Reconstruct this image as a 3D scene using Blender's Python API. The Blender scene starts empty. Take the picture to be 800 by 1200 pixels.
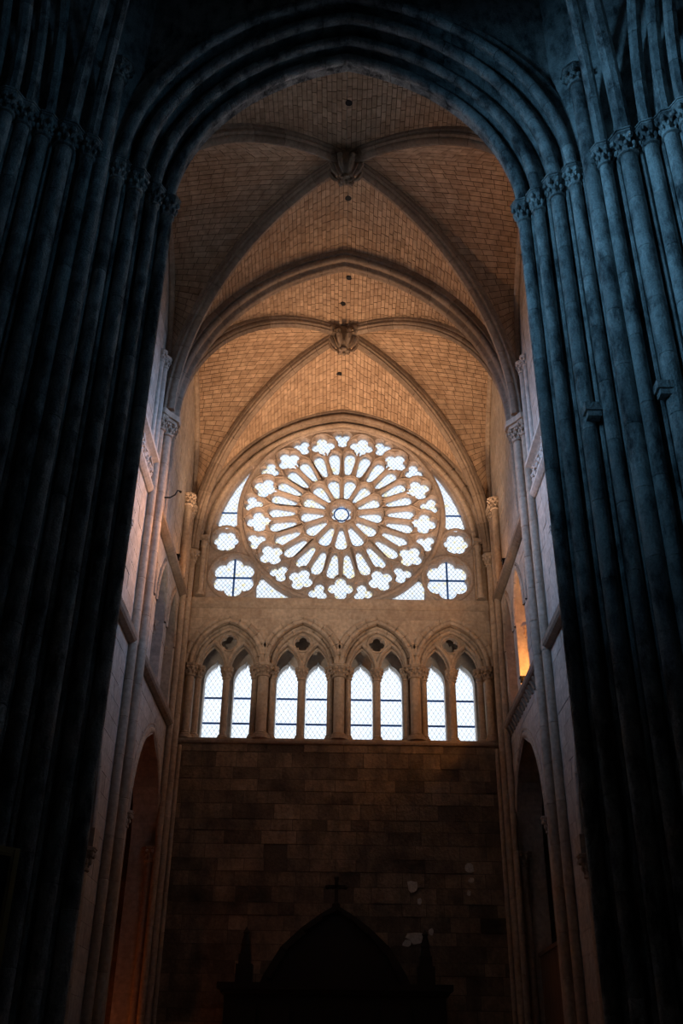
import bpy, bmesh, math, random
from mathutils import Vector, Matrix
random.seed(7)
R_ = random.Random(11)
PI = math.pi
sc = bpy.context.scene
COL = sc.collection

# ------------------------------------------------------------------ camera
EYE = 1.6
PITCH = math.radians(30.2)
ROLL = 0.0135
cd = bpy.data.cameras.new('camera')
cd.sensor_fit = 'VERTICAL'; cd.sensor_height = 36.0; cd.sensor_width = 24.0; cd.lens = 35.0
cd.clip_start = 0.05; cd.clip_end = 300
cam = bpy.data.objects.new('camera', cd); COL.objects.link(cam)
_F = Vector((0, math.cos(PITCH), math.sin(PITCH)))
_U0 = Vector((0, -math.sin(PITCH), math.cos(PITCH))); _R0 = Vector((1, 0, 0))
_U = _U0 * math.cos(ROLL) - _R0 * math.sin(ROLL)
_Rt = _R0 * math.cos(ROLL) + _U0 * math.sin(ROLL)
_m = Matrix((( _Rt.x, _U.x, -_F.x, 0), (_Rt.y, _U.y, -_F.y, 0), (_Rt.z, _U.z, -_F.z, EYE), (0, 0, 0, 1)))
cam.matrix_world = _m
sc.camera = cam

def project(p):
    v = Vector(p) - Vector((0, 0, EYE))
    f = v.dot(_F)
    if f < 0.1: return None
    return 400 + 1166.7 * v.dot(_Rt) / f, 600 - 1166.7 * v.dot(_U) / f

# ------------------------------------------------------------------ world, exposure
w = bpy.data.worlds.new('overcast sky'); sc.world = w; w.use_nodes = True
_bg = w.node_tree.nodes['Background']
_bg.inputs[0].default_value = (0.86, 0.93, 1.0, 1); _bg.inputs[1].default_value = 1.45
sc.view_settings.view_transform = 'Standard'; sc.view_settings.look = 'None'
sc.view_settings.exposure = 0.0; sc.view_settings.gamma = 1.0; sc.view_settings.use_curve_mapping = False
try: sc.cycles.use_denoising = True
except Exception: pass

def area(name, loc, target, size, power, color, spread=180, size_y=None):
    l = bpy.data.lights.new(name, 'AREA'); l.energy = power; l.color = color
    l.shape = 'RECTANGLE' if size_y else 'SQUARE'; l.size = size
    if size_y: l.size_y = size_y
    l.spread = math.radians(spread)
    o = bpy.data.objects.new(name, l); COL.objects.link(o); o.location = loc
    o.rotation_euler = (Vector(target) - Vector(loc)).to_track_quat('-Z', 'Y').to_euler()
    return o
def point(name, loc, power, color, size=0.1):
    l = bpy.data.lights.new(name, 'POINT'); l.energy = power; l.color = color; l.shadow_soft_size = size
    o = bpy.data.objects.new(name, l); COL.objects.link(o); o.location = loc
    return o
BLUE = (0.22, 0.60, 1.0); COOL = (0.34, 0.58, 1.0)
WARM = (1.0, 0.58, 0.32); AMBER = (1.0, 0.38, 0.08)
# unseen area lights added for the piers; nave and choir daylight assumed, no windows built
area('assumed_nave_daylight', (-12.5, 6.5, 20.5), (6.4, 13.1, 16.4), 2.4, 98, BLUE, 42, 5.0)
area('assumed_choir_daylight', (12.5, 6.5, 20.5), (-6.4, 13.1, 17.6), 2.4, 5, BLUE, 40, 5.0)
# area lights added inside the assumed clerestory windows to brighten the near bay walls
area('clerestory_fill_light', (-5.2, 19.9, 19.4), (5.36, 22.4, 15.4), 2.0, 118, COOL, 58, 3.4)
area('clerestory_fill_light', (5.2, 19.9, 19.4), (-5.36, 22.4, 15.4), 2.0, 100, COOL, 58, 3.4)
# flood lamps standing on the string courses, the upper pair assumed; unseen fill lamps are added among them
FLOODS = [(-5.02, 28.4, 16.14, 1), (5.02, 27.0, 11.62, -1), (5.02, 28.4, 16.14, -1)]
area('assumed_vault_flood', (-4.85, 28.4, 16.5), (0.4, 29.2, 25.0), 0.4, 150, WARM, 96)  # unseen pair, assumed from the warm light on the far vault
area('assumed_vault_flood', (4.85, 28.4, 16.5), (-0.4, 29.2, 25.0), 0.4, 112, WARM, 96)
area('near_vault_fill_light', (-4.9, 23.0, 12.0), (5.0, 20.8, 22.0), 0.3, 26, (1.0, 0.48, 0.22), 44)  # unseen lamp added to warm the right vault field
area('end_wall_fill_light', (-4.75, 24.75, 13.0), (0.8, 31, 18.5), 0.3, 54, (1.0, 0.76, 0.56), 96)  # unseen pair added to brighten the rose and the window arcade
area('end_wall_fill_light', (4.75, 24.75, 13.0), (-0.8, 31, 18.5), 0.3, 54, (1.0, 0.76, 0.56), 96)
point('cornice_fill_light', (-4.4, 28.6, 16.7), 14, AMBER, 0.2)  # unseen mid-air pair added for an orange rim on the shafts
point('cornice_fill_light', (4.4, 28.6, 16.7), 12, AMBER, 0.2)
point('assumed_passage_lamp', (5.85, 26.75, 12.1), 150, AMBER, 0.12)  # unseen lamp, assumed from the orange glow on the gallery pillar
area('shaft_fill_light', (4.9, 27.6, 16.4), (-5.1, 24.0, 15.0), 0.3, 64, (1.0, 0.42, 0.11), 36)  # unseen pair added to turn the wall pier shafts orange
area('shaft_fill_light', (-4.9, 27.6, 16.4), (5.1, 24.0, 15.6), 0.3, 14, (1.0, 0.46, 0.14), 36)
point('assumed_aisle_lamp', (-8.3, 28.3, 0.8), 60, (1.0, 0.22, 0.04), 0.2)  # unseen lamp, assumed from the orange glow low in the left arcade

# ------------------------------------------------------------------ materials
def stone(name, c1, c2, scale=1.2, island=False, bump=0.35, rough=0.9, stain=0.0, stain_col=(0.03, 0.03, 0.03)):
    m = bpy.data.materials.new(name); m.use_nodes = True
    nt = m.node_tree; N = nt.nodes; L = nt.links
    b = N['Principled BSDF']; b.inputs['Roughness'].default_value = rough
    b.inputs['Specular IOR Level'].default_value = 0.25
    geo = N.new('ShaderNodeNewGeometry'); oi = N.new('ShaderNodeObjectInfo')
    n1 = N.new('ShaderNodeTexNoise'); n1.inputs['Scale'].default_value = scale; n1.inputs['Detail'].default_value = 6
    n2 = N.new('ShaderNodeTexNoise'); n2.inputs['Scale'].default_value = scale * 9; n2.inputs['Detail'].default_value = 5
    L.new(geo.outputs['Position'], n1.inputs['Vector']); L.new(geo.outputs['Position'], n2.inputs['Vector'])
    ad = N.new('ShaderNodeMath'); ad.operation = 'ADD'
    L.new(oi.outputs['Random'], ad.inputs[0])
    if island: L.new(geo.outputs['Random Per Island'], ad.inputs[1])
    else: ad.inputs[1].default_value = 0.0
    fr = N.new('ShaderNodeMath'); fr.operation = 'FRACT'; L.new(ad.outputs[0], fr.inputs[0])
    mr = N.new('ShaderNodeMapRange'); L.new(n1.outputs['Fac'], mr.inputs['Value'])
    mr.inputs['From Min'].default_value = 0.32; mr.inputs['From Max'].default_value = 0.68
    mx = N.new('ShaderNodeMath'); mx.operation = 'MULTIPLY_ADD'
    L.new(fr.outputs[0], mx.inputs[0]); mx.inputs[1].default_value = 0.55
    ml = N.new('ShaderNodeMath'); ml.operation = 'MULTIPLY'; L.new(mr.outputs[0], ml.inputs[0]); ml.inputs[1].default_value = 0.45
    L.new(ml.outputs[0], mx.inputs[2])
    mix = N.new('ShaderNodeMix'); mix.data_type = 'RGBA'
    L.new(mx.outputs[0], mix.inputs['Factor'])
    mix.inputs['A'].default_value = (*c1, 1); mix.inputs['B'].default_value = (*c2, 1)
    out = mix.outputs['Result']
    fine = N.new('ShaderNodeMapRange'); L.new(n2.outputs['Fac'], fine.inputs['Value'])
    fine.inputs['From Min'].default_value = 0.3; fine.inputs['From Max'].default_value = 0.7
    fine.inputs['To Min'].default_value = 0.78; fine.inputs['To Max'].default_value = 1.15
    mu = N.new('ShaderNodeVectorMath'); mu.operation = 'SCALE'
    L.new(out, mu.inputs[0]); L.new(fine.outputs[0], mu.inputs['Scale']); out = mu.outputs[0]
    if stain > 0:
        n3 = N.new('ShaderNodeTexNoise'); n3.inputs['Scale'].default_value = 1.7; n3.inputs['Detail'].default_value = 8
        n3.inputs['Roughness'].default_value = 0.7
        mp = N.new('ShaderNodeMapping'); mp.inputs['Scale'].default_value = (1.6, 1.6, 0.7)
        L.new(geo.outputs['Position'], mp.inputs[0]); L.new(mp.outputs[0], n3.inputs['Vector'])
        m3 = N.new('ShaderNodeMapRange'); L.new(n3.outputs['Fac'], m3.inputs['Value'])
        m3.inputs['From Min'].default_value = 0.45; m3.inputs['From Max'].default_value = 0.65
        m3.inputs['To Max'].default_value = stain
        mm = N.new('ShaderNodeMix'); mm.data_type = 'RGBA'
        L.new(m3.outputs[0], mm.inputs['Factor']); L.new(out, mm.inputs['A']); mm.inputs['B'].default_value = (*stain_col, 1)
        out = mm.outputs['Result']
    L.new(out, b.inputs['Base Color'])
    bp = N.new('ShaderNodeBump'); bp.inputs['Strength'].default_value = bump; bp.inputs['Distance'].default_value = 0.03
    L.new(n2.outputs['Fac'], bp.inputs['Height']); L.new(bp.outputs[0], b.inputs['Normal'])
    return m
def plain(name, c, rough=0.6, metal=0.0):
    m = bpy.data.materials.new(name); m.use_nodes = True
    N = m.node_tree.nodes; L = m.node_tree.links
    b = N['Principled BSDF']; b.inputs['Roughness'].default_value = rough; b.inputs['Metallic'].default_value = metal
    n = N.new('ShaderNodeTexNoise'); n.inputs['Scale'].default_value = 7; n.inputs['Detail'].default_value = 4
    r = N.new('ShaderNodeMapRange'); L.new(n.outputs['Fac'], r.inputs['Value']); r.inputs['To Min'].default_value = 0.7; r.inputs['To Max'].default_value = 1.3
    v = N.new('ShaderNodeVectorMath'); v.operation = 'SCALE'; v.inputs[0].default_value = c
    L.new(r.outputs[0], v.inputs['Scale']); L.new(v.outputs[0], b.inputs['Base Color'])
    return m
M_BRICK = stone('vault brick', (0.40, 0.28, 0.19), (0.62, 0.47, 0.34), 0.7, island=True, bump=0.5, stain=0.35, stain_col=(0.22, 0.14, 0.09))
M_MORTAR = stone('vault mortar', (0.12, 0.085, 0.06), (0.20, 0.145, 0.10), 1.5)
M_LIME = stone('limestone', (0.42, 0.34, 0.27), (0.60, 0.51, 0.42), 1.0, stain=0.4, stain_col=(0.25, 0.18, 0.13))
M_PALE = stone('pale limestone', (0.52, 0.47, 0.42), (0.68, 0.62, 0.56), 0.8, stain=0.25, stain_col=(0.3, 0.26, 0.22))
M_RIB = stone('rib stone', (0.24, 0.19, 0.15), (0.42, 0.34, 0.27), 1.0, stain=0.35, stain_col=(0.16, 0.11, 0.08))
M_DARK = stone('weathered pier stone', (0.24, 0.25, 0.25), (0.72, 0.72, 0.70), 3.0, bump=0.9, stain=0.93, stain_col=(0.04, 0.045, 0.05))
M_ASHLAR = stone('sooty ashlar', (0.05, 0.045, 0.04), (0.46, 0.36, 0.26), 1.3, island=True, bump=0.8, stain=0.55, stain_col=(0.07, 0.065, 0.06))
M_JOINT = stone('ashlar joint', (0.10, 0.085, 0.07), (0.16, 0.13, 0.10), 2.0)
M_WALL = stone('bay wall stone', (0.46, 0.42, 0.38), (0.62, 0.57, 0.52), 0.9, island=True, stain=0.4, stain_col=(0.28, 0.23, 0.19))
M_TRAC = stone('tracery stone', (0.38, 0.33, 0.29), (0.54, 0.47, 0.42), 1.3, stain=0.3, stain_col=(0.22, 0.16, 0.13))
M_FLOOR = stone('floor slabs', (0.13, 0.12, 0.11), (0.22, 0.20, 0.18), 1.0, rough=0.6)
M_PLASTER = stone('old plaster', (0.60, 0.60, 0.56), (0.8, 0.8, 0.76), 2.0)
M_WOOD = plain('dark oak', (0.020, 0.014, 0.010), 0.7)
M_BOARD = plain('brown boarding', (0.16, 0.10, 0.07), 0.7)
M_IRON = plain('black iron', (0.02, 0.02, 0.022), 0.5, 0.6)
M_BAR = plain('blue saddle bar', (0.05, 0.20, 0.75), 0.5)
M_LEAD = plain('lead came', (0.30, 0.32, 0.36), 0.6)
M_GILT = plain('gilt moulding', (0.5, 0.36, 0.14), 0.45, 0.4)
M_CANVAS = plain('dark canvas', (0.02, 0.016, 0.012), 0.6)

def glass(name, tint=False):
    m = bpy.data.materials.new(name); m.use_nodes = True
    N = m.node_tree.nodes; L = m.node_tree.links
    N.remove(N['Principled BSDF']); out = N['Material Output']
    tr = N.new('ShaderNodeBsdfTransparent'); tl = N.new('ShaderNodeBsdfTranslucent'); mx = N.new('ShaderNodeMixShader')
    mx.inputs[0].default_value = 0.45
    tl.inputs[0].default_value = (0.9, 0.94, 1.0, 1)
    geo = N.new('ShaderNodeNewGeometry')
    vo = N.new('ShaderNodeTexVoronoi'); vo.inputs['Scale'].default_value = 11 if tint else 5
    L.new(geo.outputs['Position'], vo.inputs['Vector'])
    sep = N.new('ShaderNodeSeparateColor'); L.new(vo.outputs['Color'], sep.inputs[0])
    cr = N.new('ShaderNodeValToRGB'); e = cr.color_ramp; e.interpolation = 'CONSTANT'
    e.elements[0].position = 0; e.elements[0].color = (0.86, 0.92, 1.0, 1)
    e.elements[1].position = 0.45; e.elements[1].color = (0.95, 0.97, 0.98, 1)
    if tint:
        a = e.elements.new(0.80); a.color = (1.0, 0.78, 0.22, 1)
        a = e.elements.new(0.89); a.color = (0.6, 0.75, 1.0, 1)
        a = e.elements.new(0.94); a.color = (0.95, 0.97, 1.0, 1)
    L.new(sep.outputs[0], cr.inputs[0]); L.new(cr.outputs[0], tr.inputs[0])
    L.new(tr.outputs[0], mx.inputs[1]); L.new(tl.outputs[0], mx.inputs[2]); L.new(mx.outputs[0], out.inputs[0])
    return m
M_GLASS = glass('clear leaded glass'); M_ROSEGLASS = glass('tinted leaded glass', True)

# ------------------------------------------------------------------ mesh helpers
from mathutils.geometry import delaunay_2d_cdt
def grow(p, e):
    """Outline moved outward by e along the corner normals (p as a simple polygon of either winding)."""
    n = len(p); A = sum(p[i][0] * p[(i + 1) % n][1] - p[(i + 1) % n][0] * p[i][1] for i in range(n))
    sg = 1 if A > 0 else -1; out = []
    for i in range(n):
        a, b, c = Vector(p[i - 1]), Vector(p[i]), Vector(p[(i + 1) % n])
        d = ((b - a).normalized() + (c - b).normalized())
        if d.length < 1e-6: d = (c - b)
        d.normalize(); out.append((b.x + d.y * e * sg, b.y - d.x * e * sg))
    return out
def in_poly(p, u, v):
    c = False; j = len(p) - 1
    for i in range(len(p)):
        if (p[i][1] > v) != (p[j][1] > v) and u < (p[j][0] - p[i][0]) * (v - p[i][1]) / (p[j][1] - p[i][1]) + p[i][0]: c = not c
        j = i
    return c
def pierced_plate(outer, holes, y0, y1, splay, origin):
    """Stone plate (x, z outline about origin) with splayed openings: wide on the room side y0, narrow at y1."""
    m = MB(); ox, oz = origin
    for y, loops in ((y0, [outer] + [grow(h, splay) for h in holes]), (y1, [outer] + holes)):
        flat = []; ed = []
        for l in loops:
            k = len(flat); ed += [(k + i, k + (i + 1) % len(l)) for i in range(len(l))]; flat += [Vector(q) for q in l]
        vv, _, tr = delaunay_2d_cdt(flat, ed, [], 0, 1e-6)[:3]
        keep = []
        for f in tr:
            u = sum(vv[i].x for i in f) / len(f); v = sum(vv[i].y for i in f) / len(f)
            if in_poly(outer, u, v) and not any(in_poly(l, u, v) for l in loops[1:]): keep.append(list(f))
        m.add([(ox + q.x, y, oz + q.y) for q in vv], keep)
    for h in holes:
        g = grow(h, splay); g2 = grow(h, splay * .35); n = len(h); ym = y0 + (y1 - y0) * .3
        m.add([(ox + u, y0, oz + v) for u, v in g] + [(ox + u, ym, oz + v) for u, v in g2] + [(ox + u, y1, oz + v) for u, v in h],
              [[i, (i + 1) % n, n + (i + 1) % n, n + i] for i in range(n)] + [[n + i, n + (i + 1) % n, 2 * n + (i + 1) % n, 2 * n + i] for i in range(n)])
    n = len(outer)
    m.add([(ox + u, y0, oz + v) for u, v in outer] + [(ox + u, y1, oz + v) for u, v in outer], [[i, (i + 1) % n, n + (i + 1) % n, n + i] for i in range(n)])
    return m
class MB:
    def __init__(s): s.v = []; s.f = []
    def add(s, vs, fs):
        o = len(s.v); s.v += [Vector(v) for v in vs]; s.f += [[i + o for i in f] for f in fs]
    def hexa(s, a, b):            # two quads (4 pts each), same winding
        s.add(list(a) + list(b), [[3, 2, 1, 0], [4, 5, 6, 7], [0, 1, 5, 4], [1, 2, 6, 5], [2, 3, 7, 6], [3, 0, 4, 7]])
    def box(s, x0, x1, y0, y1, z0, z1):
        s.hexa([(x0, y0, z0), (x1, y0, z0), (x1, y1, z0), (x0, y1, z0)], [(x0, y0, z1), (x1, y0, z1), (x1, y1, z1), (x0, y1, z1)])
    def tube(s, pts, r, n=8, cap=True):
        pts = [Vector(p) for p in pts]; k = len(pts)
        rs = r if isinstance(r, (list, tuple)) else [r] * k
        vs = []; fs = []
        t0 = (pts[1] - pts[0]).normalized()
        ref = Vector((0, 0, 1)) if abs(t0.z) < 0.9 else Vector((0, 1, 0))
        for i in range(k):
            t = (pts[min(i + 1, k - 1)] - pts[max(i - 1, 0)]).normalized()
            a = t.cross(ref)
            if a.length < 1e-4: a = t.cross(Vector((1, 0, 0)))
            a.normalize(); b = t.cross(a)
            for j in range(n):
                g = 2 * PI * j / n
                vs.append(pts[i] + (a * math.cos(g) + b * math.sin(g)) * rs[i])
        for i in range(k - 1):
            for j in range(n):
                fs.append([i * n + j, i * n + (j + 1) % n, (i + 1) * n + (j + 1) % n, (i + 1) * n + j])
        if cap: fs.append(list(range(n))[::-1]); fs.append([(k - 1) * n + j for j in range(n)])
        s.add(vs, fs)
    def ring(s, c, R, r, n=28, m=8, axis='y'):
        vs = []; fs = []
        for i in range(n):
            a = 2 * PI * i / n
            for j in range(m):
                b = 2 * PI * j / m; q = R + r * math.cos(b)
                if axis == 'y': p = (c[0] + q * math.cos(a), c[1] + r * math.sin(b), c[2] + q * math.sin(a))
                else: p = (c[0] + q * math.cos(a), c[1] + q * math.sin(a), c[2] + r * math.sin(b))
                vs.append(p)
        for i in range(n):
            for j in range(m):
                fs.append([i * m + j, ((i + 1) % n) * m + j, ((i + 1) % n) * m + (j + 1) % m, i * m + (j + 1) % m])
        s.add(vs, fs)
    def lathe(s, c, prof, n=16):
        vs = []; fs = []; k = len(prof)
        for (r, z) in prof:
            for j in range(n):
                g = 2 * PI * j / n; vs.append((c[0] + r * math.cos(g), c[1] + r * math.sin(g), c[2] + z))
        for i in range(k - 1):
            for j in range(n):
                fs.append([i * n + j, i * n + (j + 1) % n, (i + 1) * n + (j + 1) % n, (i + 1) * n + j])
        fs.append(list(range(n))[::-1]); fs.append([(k - 1) * n + j for j in range(n)])
        s.add(vs, fs)
    def prism(s, poly, fn, d0, d1):   # poly 2D list, fn(u,v,d)->xyz
        n = len(poly)
        vs = [fn(u, v, d0) for u, v in poly] + [fn(u, v, d1) for u, v in poly]
        fs = [list(range(n))[::-1], [n + i for i in range(n)]] + [[i, (i + 1) % n, n + (i + 1) % n, n + i] for i in range(n)]
        s.add(vs, fs)
    def blob(s, c, rx, ry, rz, n=8, m=5, rot=None):
        vs = []; fs = []
        for i in range(m + 1):
            a = -PI / 2 + PI * i / m
            for j in range(n):
                g = 2 * PI * j / n
                p = Vector((rx * math.cos(a) * math.cos(g), ry * math.cos(a) * math.sin(g), rz * math.sin(a)))
                if rot: p = rot @ p
                vs.append(Vector(c) + p)
        for i in range(m):
            for j in range(n):
                fs.append([i * n + j, i * n + (j + 1) % n, (i + 1) * n + (j + 1) % n, (i + 1) * n + j])
        s.add(vs, fs)
    def mesh(s, name, mat, off=None, smooth=False, fix=True):
        me = bpy.data.meshes.new(name)
        vs = [(v - off) for v in s.v] if off is not None else s.v
        me.from_pydata([tuple(v) for v in vs], [], s.f)
        if fix:
            bm = bmesh.new(); bm.from_mesh(me)
            bmesh.ops.recalc_face_normals(bm, faces=bm.faces); bm.to_mesh(me); bm.free()
        if smooth:
            for p in me.polygons: p.use_smooth = True
            try: me.set_sharp_from_angle(angle=math.radians(40))
            except Exception: pass
        me.materials.append(mat)
        return me

ROOTLOC = {}
def root_off(o):
    while o.parent: o = o.parent
    return ROOTLOC.get(o.name, Vector((0, 0, 0)))
def props(o, label=None, cat=None, group=None, kind=None):
    if label: o['label'] = label
    if cat: o['category'] = cat
    if group: o['group'] = group
    if kind: o['kind'] = kind
    return o
def thing(name, loc, label, cat, group=None, kind=None):
    o = bpy.data.objects.new(name, None); COL.objects.link(o); o.location = loc; o.empty_display_size = 0.2
    ROOTLOC[o.name] = Vector(loc)
    return props(o, label, cat, group, kind)
def ob(name, mb, mat, parent=None, smooth=False, label=None, cat=None, group=None, kind=None):
    off = root_off(parent) if parent else None
    o = bpy.data.objects.new(name, mb.mesh(name, mat, off, smooth)); COL.objects.link(o)
    if parent: o.parent = parent
    return props(o, label, cat, group, kind)
def node(name, parent):           # an empty part that only holds sub-parts
    o = bpy.data.objects.new(name, None); COL.objects.link(o); o.parent = parent; o.empty_display_size = 0.1
    return o
def inst(name, me, loc, parent, rot=0):   # part that shares mesh data; loc is world
    o = bpy.data.objects.new(name, me); COL.objects.link(o)
    if parent: o.parent = parent; o.location = Vector(loc) - root_off(parent)
    else: o.location = loc
    o.rotation_euler = (0, 0, rot)
    return o

# ------------------------------------------------------------------ pointed arch maths
class Arch:
    def __init__(s, hw, rise): s.hw = hw; s.rise = rise; s.c = (rise * rise - hw * hw) / (2 * hw); s.R = hw + s.c
    def w(s, h, n=0.0):           # half width at height h over the springing, offset n outwards
        if h <= 0: return s.hw + n
        q = (s.R + n) ** 2 - h * h
        return max(0.0, math.sqrt(q) - s.c) if q > 0 else 0.0
    def h(s, x, n=0.0):
        q = (s.R + n) ** 2 - (abs(x) + s.c) ** 2
        return math.sqrt(q) if q > 0 else 0.0
    def pt(s, t, n=0.0):          # t 0..1 from the left springing to the apex
        a1 = math.acos(max(-1, min(1, -s.c / (s.R + n))))
        a0 = PI if s.c > -1e9 else PI
        a = a0 + (a1 - a0) * t
        return s.c + (s.R + n) * math.cos(a), (s.R + n) * math.sin(a)
    def poly(s, k=10, n=0.0):     # full outline left to right
        l = [s.pt(i / k, n) for i in range(k + 1)]
        return l + [(-x, z) for x, z in l[-2::-1]]
def voussoirs(arch, sec, place, nseg, sides=(1, -1), sub=2, gap=0.006, t0=0.0, t1=1.0):
    """sec: closed list of (n,b); place(x,z,b)->xyz. Yields one MB for each stone."""
    L = arch.R * abs(PI - math.acos(max(-1, min(1, -arch.c / arch.R))))
    g = gap / max(L, .1)
    for sd in sides:
        for k in range(nseg):
            ta = t0 + (t1 - t0) * k / nseg + (g if k else 0); tb = t0 + (t1 - t0) * (k + 1) / nseg - (g if k < nseg - 1 else 0)
            mb = MB(); m = len(sec); vs = []; fs = []
            for i in range(sub + 1):
                t = ta + (tb - ta) * i / sub
                for (n, b) in sec:
                    x, z = arch.pt(t, n); vs.append(place(x * sd, z, b))
            for i in range(sub):
                for j in range(m): fs.append([i * m + j, i * m + (j + 1) % m, (i + 1) * m + (j + 1) % m, (i + 1) * m + j])
            fs.append(list(range(m))[::-1]); fs.append([sub * m + j for j in range(m)])
            mb.add(vs, fs); yield mb
def roll(r, n0, b0, k=9, a0=0.0, a1=2 * PI):
    full = abs(a1 - a0 - 2 * PI) < 1e-6
    m = k if full else k - 1
    return [(n0 + r * math.cos(a0 + (a1 - a0) * i / m), b0 + r * math.sin(a0 + (a1 - a0) * i / m)) for i in range(k)]
def order_section(rr, depth_n, width_b):
    """A moulded arch order: roll on the arris, hollow, square body. n outward (soffit at 0), b into the wall."""
    s = []
    s += roll(rr, rr, rr, 8, PI * 0.62, PI * 1.88)       # roll towards the opening and the viewer
    s += [(rr * 0.9, rr * 2.4), (rr * 0.35, rr * 2.9), (rr * 0.35, width_b), (depth_n, width_b), (depth_n, rr * 0.4), (rr * 2.9, rr * 0.4), (rr * 2.4, rr * 0.9)]
    return s

# ------------------------------------------------------------------ masonry wall with openings
def wall_rows(zs, u0, u1, openings):
    out = []
    for zb, zt in zip(zs[:-1], zs[1:]):
        cur = (u0, u0); pcs = []
        for uc, wf in openings:
            wb, wt = wf(zb + 1e-4), wf(zt - 1e-4)
            if wb <= 0 and wt <= 0: continue
            pcs.append((cur[0], cur[1], uc - wb, uc - wt)); cur = (uc + wb, uc + wt)
        pcs.append((cur[0], cur[1], u1, u1))
        out.append((zb, zt, [p for p in pcs if max(p[2] - p[0], p[3] - p[1]) > 0.01]))
    return out
def zsteps(stops, h):
    out = [stops[0]]
    for a, b in zip(stops[:-1], stops[1:]):
        n = max(1, round((b - a) / h)); out += [a + (b - a) * (i + 1) / n for i in range(n)]
    return out
def wall_mesh(rows, place, thick, recess=0.012):
    mb = MB()
    for zb, zt, pcs in rows:
        for a, b, c, d in pcs:
            f = [(a, zb), (c, zb), (d, zt), (b, zt)]
            mb.hexa([place(u, z, recess) for u, z in f], [place(u, z, thick) for u, z in f])
    return mb
def wall_stones(rows, place, bl, rnd, gap=0.008, back=0.06, jit=0.008):
    out = []
    for zb, zt, pcs in rows:
        for a, b, c, d in pcs:
            L = ((c - a) + (d - b)) / 2
            n = max(1, round(L / (bl * rnd.uniform(0.75, 1.3)))); cuts = [0.0]
            for i in range(1, n): cuts.append((i + rnd.uniform(-0.25, 0.25)) / n)
            cuts.append(1.0)
            for s0, s1 in zip(cuts[:-1], cuts[1:]):
                bo0 = a + (c - a) * s0 + gap; bo1 = a + (c - a) * s1 - gap
                to0 = b + (d - b) * s0 + gap; to1 = b + (d - b) * s1 - gap
                if bo1 < bo0: bo0 = bo1 = (bo0 + bo1) / 2
                if to1 < to0: to0 = to1 = (to0 + to1) / 2
                j = rnd.uniform(-jit, jit); f = [(bo0, zb + gap), (bo1, zb + gap), (to1, zt - gap), (to0, zt - gap)]
                mb = MB(); mb.hexa([place(u, z, j) for u, z in f], [place(u, z, back) for u, z in f])
                out.append((mb, Vector(place((bo0 + to1) / 2, (zb + zt) / 2, 0))))
    return out
def px_area(mb):
    ps = [project(v) for v in mb.v[:4]]
    if any(p is None for p in ps): return 0
    cx = sum(p[0] for p in ps) / 4; cy = sum(p[1] for p in ps) / 4
    if not (-5 < cx < 805 and -5 < cy < 1205): return 0
    a = 0
    for i in range(4): a += ps[i][0] * ps[(i + 1) % 4][1] - ps[(i + 1) % 4][0] * ps[i][1]
    return abs(a) / 2
def lay(stones, name, mat, parent, limit, seen=None, minpx=30):
    """The largest stones in view become parts of their own, the others one joined part of kind stuff."""
    key = []
    for mb, c in stones:
        a = px_area(mb)
        if seen and a > 0 and not seen(c): a = 0
        key.append(a)
    idx = sorted(range(len(stones)), key=lambda i: -key[i]); rest = MB(); n = 0
    for i in idx:
        mb, c = stones[i]
        if n < limit and key[i] > minpx:
            n += 1; o = bpy.data.objects.new(name, mb.mesh(name, mat, root_off(parent), fix=False)); COL.objects.link(o); o.parent = parent
        else: rest.add(mb.v, mb.f)
    if rest.v: ob(name + '_courses', rest, mat, parent, kind='stuff')

# crossing arch opening: what the camera can see through it
AC = Arch(3.87, 5.0); Z_CR = 18.4; Y_CR = 15.45
def seen_crossing(p):
    k = Y_CR / p.y; z = EYE + (p.z - EYE) * k
    return abs(p.x * k) < AC.w(z - Z_CR) + 0.1 and z < Z_CR + 5.2
AT = Arch(4.85, 6.2); Z_T = 18.6; Y_T = 24.0
def seen_transverse(p):
    if not seen_crossing(p): return False
    k = Y_T / p.y; z = EYE + (p.z - EYE) * k
    return abs(p.x * k) < AT.w(z - Z_T) + 0.15 and z < Z_T + 6.3

# ------------------------------------------------------------------ floor and enclosing shell
HW = 5.36          # half width of the transept between the side walls
YE = 31.0          # face of the end wall
mb = MB()
for i in range(-14, 14):
    for j in range(-14, 34):
        if abs(i + .5) > 13: continue
        mb.box(i + 0.006, i + 0.994, j + 0.006, j + 0.994, -0.1, 0)
fl = MB(); fl.box(-16, 16, -16, 34, -0.4, -0.015)
o = ob('floor', fl, M_FLOOR, label='dark stone slab floor of the church', cat='floor', kind='structure')
ob('slab_courses', mb, M_FLOOR, o, kind='stuff')
mb = MB()
mb.box(-16.3, -16, -16, 16.3, 0, 28); mb.box(16, 16.3, -16, 16.3, 0, 28); mb.box(-16.3, 16.3, -16.3, -16, 0, 28)
mb.box(-16.3, -9.2, 16.0, 16.3, 0, 28); mb.box(9.2, 16.3, 16.0, 16.3, 0, 28)
ob('wall_front', mb, M_DARK, label='dim stone walls of the nave and choir around the crossing', cat='wall', kind='structure')
mb = MB(); mb.box(-16.3, 16.3, -16.3, 34.5, 28, 28.4)
ob('trim_1', mb, M_DARK, label='roof above the stone vaults', cat='roof', kind='structure')

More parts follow.
